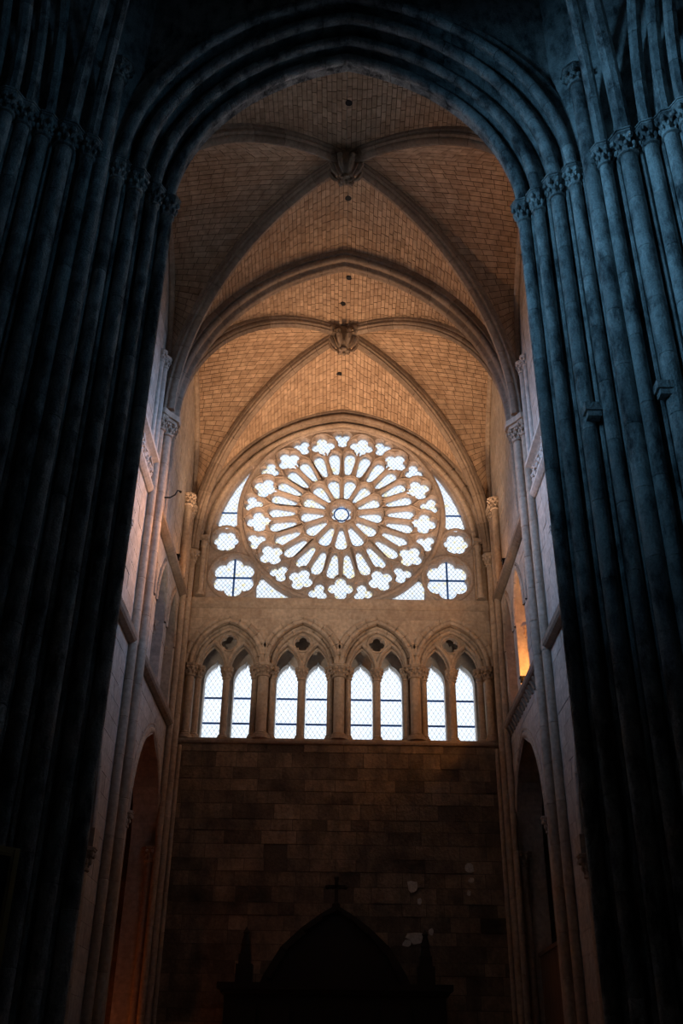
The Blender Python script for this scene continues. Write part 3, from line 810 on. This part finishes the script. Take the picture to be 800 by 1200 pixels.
    # string at the foot of the near gallery
    # wall shafts between gallery and vault in the far bay
    for j, (yy, rr, zt) in enumerate(((25.0, .10, 19.4), (25.5, .09, 19.4), (29.45, .13, 19.3), (29.95, .10, 19.3))):
        t = thing('wall_shaft', (sd * (HW - .1), yy, 16.14), f'slender clerestory shaft on the {nm} wall of the far bay, {("nearest", "second", "third", "farthest")[j]} of its four', 'column', 'clerestory wall shafts')
        simple_shaft(sd * (HW - .10), yy, 16.14, zt - .4, rr, t, M_LIME); put_cap(sd * (HW - .1), yy, zt, rr, .42, t, M_LIME)
    # passages behind the walls
    a = MB(); xo = sd * (HW + WT)
    def bx(x0, x1, *r): a.box(min(x0, x1), max(x0, x1), *r)
    bx(sd * (HW + .05), sd * 9.6, 16.2, 31.3, 11.1, 11.45); bx(sd * 7.2, sd * 7.4, 16.2, 31.3, 11.45, 16.2); bx(sd * (HW + .6), sd * 7.4, 16.2, 31.3, 15.95, 16.15)
    ob('trim_%d' % (10 if sd < 0 else 11), a, M_LIME, label=f'{nm} gallery passage floor, back wall and roof', cat='passage', kind='structure')
    a = MB(); bx(sd * 9.4, sd * 9.7, 16.2, 33, 0, 11.45); bx(sd * (HW + .3), sd * 9.7, 31.2, 33, 0, 11.45); bx(sd * (HW + .3), sd * 9.7, 16.0, 16.25, 0, 11.45); bx(sd * (HW + .3), sd * 9.7, 31.2, 32.6, 11.4, 16.1)
    ob('trim_%d' % (12 if sd < 0 else 13), a, M_ASHLAR, label=f'dark {nm} side aisle beyond the arcade', cat='aisle', kind='structure')
    # ground arcade arches
    t = thing('arcade_arch', (sd * HW, 28.2, 0), f'tall pointed arcade arch at the foot of the {nm} wall, far bay', 'arch')
    for mb in voussoirs(A_GR2, order_section(.09, .3, .4), lambda x, z, b, sd=sd: (sd * (HW - .05 + b), 28.2 + x, Z_GR2 + z), 7): ob('voussoir', mb, M_LIME, t, True)
    for s2 in (-1, 1):
        put_shaft(sd * (HW + .12), 28.2 + s2 * 2.2, 0, 7.35, .13, t, M_LIME, 1.2); put_cap(sd * (HW + .12), 28.2 + s2 * 2.2, 7.75, .13, .42, t, M_LIME)
    t = thing('arcade_arch', (sd * HW, 19.6, 0), f'wide pointed arcade arch at the foot of the {nm} wall, near bay', 'arch')
    for mb in voussoirs(A_GR1, order_section(.10, .34, .45), lambda x, z, b, sd=sd: (sd * (HW - .05 + b), 19.6 + x, Z_GR1 + z), 8): ob('voussoir', mb, M_PALE, t, True)
    for s2 in (-1, 1):
        put_shaft(sd * (HW + .14), 19.6 + s2 * 2.78, 0, 5.6, .15, t, M_LIME, 1.2); put_cap(sd * (HW + .14), 19.6 + s2 * 2.78, 6.1, .15, .5, t, M_LIME)
        a = MB(); y_ = 19.6 + s2 * 2.85; a.box(min(sd * (HW - .1), sd * (HW + .5)), max(sd * (HW - .1), sd * (HW + .5)), y_ - .25, y_ + .25, 6.1, 6.5); ob('impost_block', a, M_LIME, t)

# ------------------------------------------------------------------ transverse arch and its piers
for sd, nm in ((-1, 'left'), (1, 'right')):
    t = thing('wall_pier', (sd * 5.2, Y_T, 0), f'cluster of tall slim shafts rising up the {nm} wall to the inner transverse arch', 'pier')
    a = MB(); a.box(min(sd * 5.24, sd * 5.6), max(sd * 5.24, sd * 5.6), Y_T - .42, Y_T + .42, 0, Z_T - .55); ob('pier_core', a, M_LIME, t)
    for dx, dy, r in ((5.12, 0, .14), (5.27, -.34, .125), (5.27, .34, .125)):
        put_shaft(sd * dx, Y_T + dy, 0, Z_T - .62, r, t, M_LIME, 0.95); put_cap(sd * dx, Y_T + dy, Z_T - .12, r, .5, t, M_LIME)
        ob('shaft_base', base_mb(sd * dx, Y_T + dy, 0, r, .4), M_LIME, t, True)
    a = MB(); a.prism([(4.78, Y_T - .12), (5.0, Y_T - .4), (5.12, Y_T - .62), (5.5, Y_T - .62), (5.5, Y_T + .62), (5.12, Y_T + .62), (5.0, Y_T + .4), (4.78, Y_T + .12)], lambda u, v, d, sd=sd: (sd * u, v, d), Z_T - .14, Z_T + .04)
    a.prism([(4.86, Y_T - .10), (5.06, Y_T - .36), (5.16, Y_T - .56), (5.5, Y_T - .56), (5.5, Y_T + .56), (5.16, Y_T + .56), (5.06, Y_T + .36), (4.86, Y_T + .1)], lambda u, v, d, sd=sd: (sd * u, v, d), Z_T - .24, Z_T - .14)
    ob('abacus', a, M_LIME, t)
    # stub wall shafts above the capital, for the lateral wall ribs
    simple_shaft(sd * 5.30, Y_T - .62, 16.9, 20.0, .10, t, M_PALE); put_cap(sd * 5.30, Y_T - .62, 20.4, .10, .4, t, M_PALE)
    simple_shaft(sd * 5.34, Y_T - .95, 17.0, 20.0, .08, t, M_PALE); put_cap(sd * 5.34, Y_T - .95, 20.4, .08, .4, t, M_PALE)
    # corner of the end wall
    t = thing('corner_shafts', (sd * 5.2, 30.6, 0), f'slim shafts standing in the {nm} corner of the end wall', 'pier')
    put_shaft(sd * 5.16, 30.62, 0, 17.3, .13, t, M_LIME, 1.1); put_cap(sd * 5.16, 30.62, 17.75, .13, .45, t, M_LIME, PI / 8)
    put_shaft(sd * 5.26, 30.25, 0, 18.9, .10, t, M_LIME, 1.1); put_cap(sd * 5.26, 30.25, 19.35, .10, .45, t, M_LIME)
    put_shaft(sd * 5.02, 30.93, 0, 11.0, .08, t, M_LIME, 1.1)
sec = []
sec += [(.62, .38), (.25, .38), (.22, .30), (.20, .36)] + roll(.10, .16, .25, 6, PI * .35, PI * 1.25)
sec += [(.10, .14)] + roll(.09, .05, .0, 7, PI * .5, PI * 1.5) + [(.10, -.14)]
sec += roll(.10, .16, -.25, 6, PI * .75, PI * 1.65) + [(.20, -.36), (.22, -.30), (.25, -.38), (.62, -.38)]
t = thing('transverse_arch', (0, Y_T, Z_T), 'moulded pointed stone arch crossing between the near and far vault bays', 'arch')
for mb in voussoirs(AT, sec, lambda x, z, b: (x, Y_T + b, Z_T + z), 11, sub=3): ob('voussoir', mb, M_RIB, t, True)

# ------------------------------------------------------------------ vaults
def rib_sec(wd, dp):
    h = wd / 2
    return [(.12, h), (-.02, h), (-.06, h * .75), (-.10, h * .95), (-.16, h * .92), (-.20, h * .6), (-.24, h * .62), (-dp + .05, h * .42), (-dp, 0),
            (-dp + .05, -h * .42), (-.24, -h * .62), (-.20, -h * .6), (-.16, -h * .92), (-.10, -h * .95), (-.06, -h * .75), (-.02, -h), (.12, -h)]
class Vault:
    """Four-part rib vault. corners: spring heights near/far; K: keystone (x0,y,z of the web)."""
    def __init__(s, y0, y1, yk, zk, zn, zf, a=5.2):
        s.y0, s.y1, s.yk, s.zk, s.zn, s.zf, s.a = y0, y1, yk, zk, zn, zf, a
        s.arcs = {}
        for far in (0, 1):
            ye = y1 if far else y0; zs_ = zf if far else zn
            L = math.hypot(a, ye - yk); s.arcs[far] = (Arch(L, zk - zs_), L, zs_, ye)
    def diag(s, far, t):          # t signed -1..1 across x
        A, L, z0, ye = s.arcs[far]; q = abs(t)
        return Vector((t * s.a, s.yk + (ye - s.yk) * q, z0 + A.h(q * L)))
def resample(fn, n):
    ts = [-1 + 2 * i / 400 for i in range(401)]; P = [fn(t) for t in ts]; d = [0]
    for i in range(400): d.append(d[-1] + (P[i + 1] - P[i]).length)
    out = []; j = 0
    for k in range(n + 1):
        q = d[-1] * k / n
        while j < 399 and d[j + 1] < q: j += 1
        f = (q - d[j]) / max(1e-9, d[j + 1] - d[j]); out.append(ts[j] + (ts[j + 1] - ts[j]) * f)
    return out
def web(idx, label, Pf, Qf, cw, bl, limit, seen, group, minpx=28, camber=.035, vents=()):
    mid = lambda t: Pf(t).lerp(Qf(t), .5)
    length = sum((Qf(-1 + 2 * (i + 1) / 60) - Qf(-1 + 2 * i / 60)).length for i in range(60))
    n = max(4, round(length / cw)); ts = resample(Qf, n)
    ctr = Vector((0, 0, 12)); rnd = random.Random(idx)
    back = MB(); bricks = []
    def S(t, f):
        p = Pf(t); q = Qf(t); L = (q - p).length; r = p.lerp(q, f); r.z += camber * L * 4 * f * (1 - f); return r
    def up(t, f):
        e = 1e-3; t2 = t + e if t < 0 else t - e
        a = S(t, min(1, f + .02)) - S(t, max(0, f - .02)); b = S(t2, f) - S(t, f)
        if a.length < 1e-6 or b.length < 1e-9: return Vector((0, 0, 1))
        nn = a.cross(b)
        if nn.length < 1e-12: return Vector((0, 0, 1))
        nn.normalize(); 
        if nn.z < 0: nn.negate()
        return nn
    for k in range(n):
        t0, t1 = ts[k], ts[k + 1]; tm = (t0 + t1) / 2
        L = (Qf(tm) - Pf(tm)).length
        m = max(1, round(L / bl)); stag = rnd.uniform(-.3, .3)
        cuts = [0] + sorted(min(.98, max(.02, (i + stag + rnd.uniform(-.12, .12)) / m)) for i in range(1, m)) + [1]
        # mortar bed
        mcut = [i / max(1, min(6, m)) for i in range(max(1, min(6, m)) + 1)]
        for f0, f1 in zip(mcut[:-1], mcut[1:]):
            q = [S(t0, f0), S(t1, f0), S(t1, f1), S(t0, f1)]; nn = up(tm, (f0 + f1) / 2)
            lo = [p + nn * .016 for p in q]; hi = [p + nn * .26 for p in q]
            back.hexa(lo, hi)
        for f0, f1 in zip(cuts[:-1], cuts[1:]):
            if (f1 - f0) * L < .03: continue
            q = [S(t0, f0), S(t1, f0), S(t1, f1), S(t0, f1)]; c = (q[0] + q[1] + q[2] + q[3]) / 4; nn = up(tm, (f0 + f1) / 2)
            jz = rnd.uniform(-.006, .006)
            lo = []
            for i, p in enumerate(q):
                e1 = (q[(i + 1) % 4] - p); e2 = (q[(i - 1) % 4] - p); g = .010
                v = p.copy()
                if e1.length > .03: v += e1.normalized() * g
                if e2.length > .03: v += e2.normalized() * g
                lo.append(v + nn * jz)
            hi = [p + nn * .07 for p in lo]
            b = MB(); b.hexa(lo, hi); bricks.append((b, c))
    o = ob('ceiling', back, M_MORTAR, label=label, cat='vault', group=group, kind='structure')
    lay(bricks, 'brick', M_BRICK, o, limit, seen, minpx)
    for t_, f_ in vents:
        c = S(t_, f_); h = MB(); h.lathe((c.x, c.y, c.z - .02), [(.10, 0), (.10, .08)], 12); ob('hole_shade_disc', h, M_IRON, o)  # dark disc stands in for the shade of a small hole; nothing is cut
VA = Vault(16.3, 23.75, 19.9, 25.1, 18.2, 18.7)
VB = Vault(24.25, 30.6, 27.45, 25.0, 18.7, 17.8)
def end_curve(hw, rise, z0, y, a):
    A = Arch(hw, rise); return lambda t: Vector((t * a, y, z0 + A.h(t * hw)))
def lat_curve(V, sd, rise_top, zst):
    A0_ = Arch(abs(V.y0 - V.yk), rise_top - zst); A1_ = Arch(abs(V.y1 - V.yk), rise_top - zst)
    def f(t):
        A = A1_ if t > 0 else A0_; ye = V.y1 if t > 0 else V.y0
        return Vector((sd * (HW + .03), V.yk + (ye - V.yk) * abs(t), zst + A.h(t * A.hw)))
    return f
def lat_diag(V, sd):
    def f(t):
        p = V.diag(1 if t > 0 else 0, abs(t)); p.x = sd * abs(p.x); return p
    return f
G1 = 'brick vault fields of the near bay'; G2 = 'brick vault fields of the far bay'
far_arch = end_curve(5.0, 6.35, 18.85, Y_T - .3, 5.2)
web(1, 'brick vault field of the near bay above the inner transverse arch', lambda t: VA.diag(1, t), far_arch, .14, .34, 290, seen_crossing, G1, 24, vents=((.015, .42),))
web(2, 'dim brick vault field nearest the crossing arch', lambda t: VA.diag(0, t), end_curve(5.0, 6.1, 18.85, 16.2, 5.2), .14, .34, 120, seen_crossing, G1, vents=((.01, .5),))
web(3, 'greyish brick vault field on the left of the near bay', lat_diag(VA, -1), lat_curve(VA, -1, 24.6, 20.4), .15, .36, 290, seen_crossing, G1, 24)
web(4, 'reddish brick vault field on the right of the near bay', lat_diag(VA, 1), lat_curve(VA, 1, 24.6, 20.4), .15, .36, 290, seen_crossing, G1, 24)
web(5, 'warm brick vault field above the rose window', lambda t: VB.diag(1, t), end_curve(4.9, 5.8, 18.0, 30.9, 5.2), .14, .32, 160, seen_transverse, G2, vents=((-.03, .5),))
web(6, 'brick vault field of the far bay behind the transverse arch', lambda t: VB.diag(0, t), end_curve(5.0, 6.35, 18.85, Y_T + .3, 5.2), .14, .32, 40, seen_transverse, G2, vents=((-.01, .4), (.03, .8)))
web(7, 'brick vault field on the left of the far bay', lat_diag(VB, -1), lat_curve(VB, -1, 24.5, 19.6), .145, .33, 120, seen_transverse, G2)
web(8, 'brick vault field on the right of the far bay', lat_diag(VB, 1), lat_curve(VB, 1, 24.5, 19.6), .145, .33, 120, seen_transverse, G2)
def rib(V, far, sd, label, group, wd=.40, dp=.36, nseg=9, mat=M_RIB):
    A, L, z0, ye = V.arcs[far]
    d = Vector((sd * V.a, ye - V.yk, 0)).normalized(); b_ = Vector((-d.y, d.x, 0)); k = Vector((0, V.yk, 0))
    t = thing('vault_rib', (sd * V.a, ye, z0), label, 'rib', group)
    sec = [(n, b) for n, b in rib_sec(wd, dp)]
    pl = lambda x, z, b: k + d * (-x) + b_ * b + Vector((0, 0, z0 + z))
    for mb in voussoirs(A, sec, pl, nseg, sides=(1,), sub=2): ob('voussoir', mb, mat, t, True)
for far, fn_ in ((1, 'far'), (0, 'near')):
    for sd, nm in ((-1, 'left'), (1, 'right')):
        rib(VA, far, sd, f'diagonal vault rib of the near bay running to its {fn_} {nm} corner', 'diagonal ribs of the near bay')
        rib(VB, far, sd, f'diagonal vault rib of the far bay running to its {fn_} {nm} corner', 'diagonal ribs of the far bay', .36, .32)
# wall ribs on the side walls
for V, nb, zt, zst in ((VA, 'near', 24.6, 20.4), (VB, 'far', 24.5, 19.6)):
    for sd, nm in ((-1, 'left'), (1, 'right')):
        t = thing('wall_rib', (sd * HW, V.yk, zst), f'wall rib where the {nb} vault meets the {nm} side wall', 'rib')
        for far in (0, 1):
            ye = V.y1 if far else V.y0; A = Arch(abs(ye - V.yk), zt - zst); dsg = 1 if far else -1
            for mb in voussoirs(A, roll(.12, -.02, 0, 8), lambda x, z, b, V=V, dsg=dsg, sd=sd, zst=zst: (sd * (HW - .05) + b, V.yk - x * dsg, zst + z), 5, sides=(1,), sub=3): ob('voussoir', mb, M_LIME, t, True)
# bosses
def boss(x, y, z, s, label):
    t = thing('vault_boss', (x, y, z), label, 'boss', 'carved vault bosses')
    a = MB(); a.lathe((x, y, z), [(.30 * s, .30), (.36 * s, .05), (.33 * s, -.12 * s), (.22 * s, -.34 * s), (.1 * s, -.44 * s)], 12); ob('boss_core', a, M_RIB, t, True)
    for k in range(8):
        g = 2 * PI * (k + .5) / 8; a = MB()
        c = lambda r, h: (x + r * s * math.cos(g), y + r * s * math.sin(g), z + h * s)
        a.tube([c(.30, .18), c(.44, .06), c(.46, -.16), c(.36, -.38), c(.24, -.5)], [.05 * s, .075 * s, .085 * s, .07 * s, .03 * s], 6)
        a.blob(c(.47, -.02), .085 * s, .085 * s, .10 * s); a.blob(c(.42, -.28), .07 * s, .07 * s, .09 * s)
        ob('leaf', a, M_RIB, t, True)
    for k in range(4):
        g = 2 * PI * k / 4 + PI / 4; a = MB()
        a.blob((x + .56 * s * math.cos(g), y + .56 * s * math.sin(g), z + .12 * s), .11 * s, .11 * s, .14 * s); a.blob((x + .56 * s * math.cos(g), y + .56 * s * math.sin(g), z - .02 * s), .06 * s, .06 * s, .08 * s)
        ob('carved_head', a, M_RIB, t, True)
    a = MB(); a.blob((x, y, z - .50 * s), .15 * s, .15 * s, .12 * s, 10, 6)
    for k in range(5):
        g = 2 * PI * k / 5; a.blob((x + .13 * s * math.cos(g), y + .13 * s * math.sin(g), z - .54 * s), .07 * s, .07 * s, .07 * s, 6, 4)
    a.blob((x, y, z - .66 * s), .07 * s, .07 * s, .09 * s); ob('pendant', a, M_RIB, t, True)
boss(0, VA.yk, VA.zk - .32, 1.0, 'dark carved leaf boss with a pendant at the crown of the near vault')
boss(0, VB.yk, VB.zk - .28, 1.05, 'warm lit carved leaf boss at the crown of the far vault')

# ------------------------------------------------------------------ crossing piers and arch
SH = [  # x, y, radius, capital top (None: runs on)
    (3.87, 15.45, .13, 18.4), (4.13, 15.13, .12, 18.4), (4.45, 14.76, .14, 18.4), (4.77, 14.45, .125, 18.4),
    (5.03, 14.10, .16, None), (5.27, 13.92, .13, 18.4), (5.67, 13.66, .17, 18.4), (6.05, 13.40, .14, 18.4), (6.37, 13.14, .14, 18.4), (6.62, 12.86, .14, 18.4), (7.0, 12.75, .13, 18.4)]
CORE = [(3.86, 15.66), (3.86, 15.60), (4.02, 15.52), (4.10, 15.28), (4.30, 15.20), (4.40, 14.92), (4.66, 14.78), (4.72, 14.60), (4.95, 14.40), (5.2, 14.12), (5.5, 13.92), (5.62, 13.86), (5.95, 13.62),
        (6.22, 13.36), (6.5, 13.08), (6.95, 12.9), (7.3, 12.9), (9.4, 13.4), (9.4, 16.3), (5.5, 16.3), (5.2, 15.95), (4.3, 15.85), (3.9, 15.72)]
for sd, nm in ((-1, 'left'), (1, 'right')):
    t = thing('crossing_pier', (sd * 5.3, 14.4, 0), f'massive dark clustered pier of many shafts on the {nm} of the crossing', 'pier', 'crossing piers')
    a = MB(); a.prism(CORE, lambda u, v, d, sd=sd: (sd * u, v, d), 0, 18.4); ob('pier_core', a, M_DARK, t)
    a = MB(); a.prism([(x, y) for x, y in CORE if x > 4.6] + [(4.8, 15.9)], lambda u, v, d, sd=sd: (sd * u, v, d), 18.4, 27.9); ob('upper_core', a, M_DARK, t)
    for k, (x, y, r, zc) in enumerate(SH):
        if zc:
            put_shaft(sd * x, y, 0, zc - .5, r, t, M_DARK, 1.25 + .1 * (k % 3)); put_cap(sd * x, y, zc, r, .55, t, M_DARK, PI / 8)
        else:
            put_shaft(sd * x, y, 0, 20.6, r, t, M_DARK, 1.3); put_cap(sd * x, y, 21.1, r, .5, t, M_DARK)
        ob('shaft_base', base_mb(sd * x, y, 0, r, .6), M_DARK, t, True)
    # fillets between the shafts
    for k in range(len(SH) - 1):
        x = (SH[k][0] + SH[k + 1][0]) / 2 + .05; y = (SH[k][1] + SH[k + 1][1]) / 2 + .06
        simple_shaft(sd * x, y, 0, 18.2, .05, t, M_DARK, 8, 'fillet')
    if sd > 0:
        for (x, y, z) in ((4.5, 14.55, 12.2), (5.5, 13.62, 12.0)):
            a = MB(); a.box(x - .16, x + .16, y - .12, y + .12, z, z + .16); a.box(x - .12, x + .12, y - .1, y + .1, z - .12, z)
            ob('stone_bracket', a, M_DARK, t)
t = thing('crossing_arch', (0, 15, Z_CR), 'huge dark pointed arch of four moulded orders opening into the transept', 'arch')
for k in range(4):
    x, y, r, _ = SH[k]; dlt = x - 3.87
    A = Arch(3.87 - r, 5.0 - r * .8) if k == 0 else None
    base = Arch(3.87, 5.0); hw = x - r
    A = Arch(hw, math.sqrt((base.R + hw - 3.87) ** 2 - base.c ** 2))
    wb_ = .34 if k == 0 else .6
    sec = roll(r, r, 0, 9, PI * .55, PI * 1.75)
    sec += [(r * 1.9, -.02), (r * 2.3, .05), (r * 2.0, .10), (.62, .10), (.62, wb_), (r * .9, wb_), (r * .9, r * 1.3)]
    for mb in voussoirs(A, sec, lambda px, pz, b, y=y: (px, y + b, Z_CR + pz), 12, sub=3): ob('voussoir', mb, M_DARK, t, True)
# lunette wall above the crossing arch
ALU = Arch(5.05, math.sqrt((AC.R + 5.05 - 3.87) ** 2 - AC.c ** 2))
rows = wall_rows(zsteps([18.4, 24.6, 28], .3), -5.8, 5.8, [(0, lambda z: ALU.w(z - 18.4))])
ob('wall_front', wall_mesh(rows, lambda u, z, d: (u, 14.75 + d, z), 1.4, 0), M_DARK, label='dark wall above the crossing arch', cat='wall', kind='structure')
# side arches of the crossing and its diagonal ribs
for sd, nm in ((-1, 'left'), (1, 'right')):
    t = thing('side_arch', (sd * 6.2, 13, 18.4), f'dark moulded arch rising from the {nm} pier towards the nave', 'arch')
    for k in (7, 8, 9, 10):
        x, y, r, _ = SH[k]; hw = y - 3.2
        A = Arch(hw, hw * .75 + 1.6)
        for mb in voussoirs(A, roll(r, 0, 0, 8), lambda px, pz, b, sd=sd, x=x, hw=hw: (sd * (x - b), 3.2 + px, 18.4 + pz), 12, sub=2): ob('voussoir', mb, M_DARK, t, True)
    for k in (5, 6):
        x, y, r, _ = SH[k]
        t = thing('crossing_rib', (sd * x, y, 18.4), f'{("slim", "thick")[k - 5]} dark rib springing from the {nm} pier to the crossing vault', 'rib')
        d = Vector((-sd * x, 3.2 - y, 0)); L = d.length; d.normalize(); b_ = Vector((-d.y, d.x, 0)); A = Arch(L, 7.4 - .3 * (k - 5))
        for mb in voussoirs(A, roll(r, 0, 0, 8), lambda px, pz, b, d=d, b_=b_, x=x, y=y, L=L, sd=sd: Vector((sd * x, y, 18.4 + pz)) + d * (L + px) + b_ * b, 12, sides=(1,), sub=2): ob('voussoir', mb, M_DARK, t, True)
# crossing vault
cv = MB()
def cvz(x, y):
    a = min(1, abs(x) / 6.2); b = min(1, abs(y - 3.2) / 11.0)
    return 26.3 - 7.0 * (min(a, b) ** 13) - .8 * max(a, b) ** 2
nx, ny = 24, 24; g_ = []
for j in range(ny + 1):
    for i in range(nx + 1):
        x = -6.8 + 13.6 * i / nx; y = -7.8 + 22.2 * j / ny; g_.append((x, y, cvz(x, y)))
cv.add(g_, [[j * (nx + 1) + i, j * (nx + 1) + i + 1, (j + 1) * (nx + 1) + i + 1, (j + 1) * (nx + 1) + i] for j in range(ny) for i in range(nx)])
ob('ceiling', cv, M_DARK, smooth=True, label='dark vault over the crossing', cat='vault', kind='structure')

# ------------------------------------------------------------------ furnishings
t = thing('portal_screen', (0, 29.6, 0), 'dark carved wooden porch with a pointed gable against the end wall', 'porch')
X0 = -.04
a = MB(); a.box(-2.9, 2.9, 28.9, 30.98, 0, 3.9); ob('body', a, M_WOOD, t)
a = MB(); a.box(-3.1, 3.1, 28.75, 30.98, 3.9, 4.05); a.box(-3.0, 3.0, 28.82, 30.98, 3.8, 3.9); ob('cornice', a, M_WOOD, t)
GP = [(-2.05, 3.9), (-1.9, 4.24), (-1.47, 4.93), (-.92, 5.42), (-.4, 5.78), (0, 6.0)]; GP += [(-u, v) for u, v in GP[-2::-1]]
a = MB(); a.prism(GP, lambda u, v, d: (u, d, v), 28.95, 29.35); ob('gable', a, M_WOOD, t)
for k in range(len(GP) - 1):
    a = MB(); (u0, v0), (u1, v1) = GP[k], GP[k + 1]; f = .9
    a.prism([(u0, v0), (u1, v1), (u1 * f, v1 - .16), (u0 * f, v0 - .08)], lambda u, v, d: (u, d, v), 28.86, 28.97); ob('gable_moulding', a, M_WOOD, t)
a = MB(); a.box(-.05, .05, 29.08, 29.18, 5.95, 6.72); a.box(-.24, .24, 29.08, 29.18, 6.46, 6.55)
for q in ((-.25, 6.505), (.25, 6.505), (0, 6.74)): a.blob((q[0], 29.13, q[1]), .07, .07, .07)
a.blob((0, 29.13, 6.02), .12, .12, .10); ob('cross', a, M_WOOD, t, label='plain cross on the gable tip')
for sd in (-1, 1):
    a = MB(); x = sd * 2.42
    a.box(x - .22, x + .22, 28.85, 29.3, 4.05, 4.5); a.box(x - .16, x + .16, 28.92, 29.24, 4.5, 4.75)
    a.lathe((x, 29.08, 4.75), [(.14, 0), (.11, .2), (.13, .25), (.06, .5), (.09, .55), (.0, .7)], 8); ob('pinnacle', a, M_WOOD, t)
    for j in range(3):
        a = MB(); x0 = sd * (.35 + .85 * j) ; x1 = sd * (.35 + .85 * j + .7); a.box(min(x0, x1), max(x0, x1), 28.84, 28.9, .4, 3.5)
        ob('panel', a, M_WOOD, t)
t = thing('painting', (-5.0, 13.7, 2.2), 'large framed picture on the dark left pier, only its gilt frame edge showing', 'painting')
p0 = Vector((-4.42, 14.32, 0)); dd = Vector((-.72, -.69, 0)); nn = Vector((.69, -.72, 0)); ww = 1.9; zb, zt = 1.9, 4.45
def PF(u, z, d): q = p0 + dd * u + nn * d; return (q.x, q.y, z)
a = MB(); a.prism([(.05, zb + .05), (ww - .05, zb + .05), (ww - .05, zt - .05), (.05, zt - .05)], PF, 0, .03); ob('canvas', a, M_CANVAS, t)
for u0, u1, z0, z1 in ((0, .12, zb, zt), (ww - .12, ww, zb, zt), (.12, ww - .12, zt - .12, zt), (.12, ww - .12, zb, zb + .12)):
    a = MB(); a.prism([(u0, z0), (u1, z0), (u1, z1), (u0, z1)], PF, 0, .07); a.prism([(u0 + .03, z0 + .03), (u1 - .03, z0 + .03), (u1 - .03, z1 - .03), (u0 + .03, z1 - .03)], PF, .07, .09); ob('frame_bar', a, M_GILT, t)
t = thing('timber_partition', (5.9, 28.4, 0), 'brown boarded partition standing inside the right arcade arch', 'partition')
for k in range(9):
    a = MB(); y = 26.4 + k * .42; a.box(5.70, 5.76, y + .008, y + .412, 0, 4.9); ob('board', a, M_BOARD, t)
a = MB(); a.box(5.66, 5.80, 26.35, 30.25, 4.9, 5.0); ob('top_rail', a, M_BOARD, t)
FL = ('left upper string course in the far bay, assumed', 'right gallery sill in front of the lit pillar', 'right upper string course in the far bay, assumed')  # both upper fixtures are unseen and assumed
for k, (x, y, z, s) in enumerate(FLOODS):
    t = thing('floodlight', (x, y, z), f'small black floodlight on the {FL[k]}', 'lamp', 'gallery floodlights')
    xx = s * -5.26
    a = MB(); a.box(xx - .08, xx + .08, y - .07, y + .07, z + .14, z + .30); a.box(xx - .10, xx + .10, y - .09, y + .09, z + .27, z + .31); ob('housing', a, M_IRON, t)
    a = MB(); a.box(xx - .03, xx + .03, y - .10, y - .08, z, z + .24); a.box(xx - .03, xx + .03, y + .08, y + .10, z, z + .24); a.box(xx - .05, xx + .05, y - .10, y + .10, z, z + .02); ob('bracket', a, M_IRON, t)
t = thing('iron_hook', (-5.2, 25.0, 16.4), 'little wrought iron hook sticking out of the left clerestory shafts', 'hook')
a = MB(); a.tube([(-5.34, 24.9, 16.5), (-5.0, 24.9, 16.5), (-4.86, 24.9, 16.6), (-4.8, 24.9, 16.75), (-4.72, 24.9, 16.72)], .022, 6); ob('hook_arm', a, M_IRON, t)
a = MB(); a.blob((-4.71, 24.9, 16.70), .04, .04, .04, 6, 4); ob('hook_tip', a, M_IRON, t)
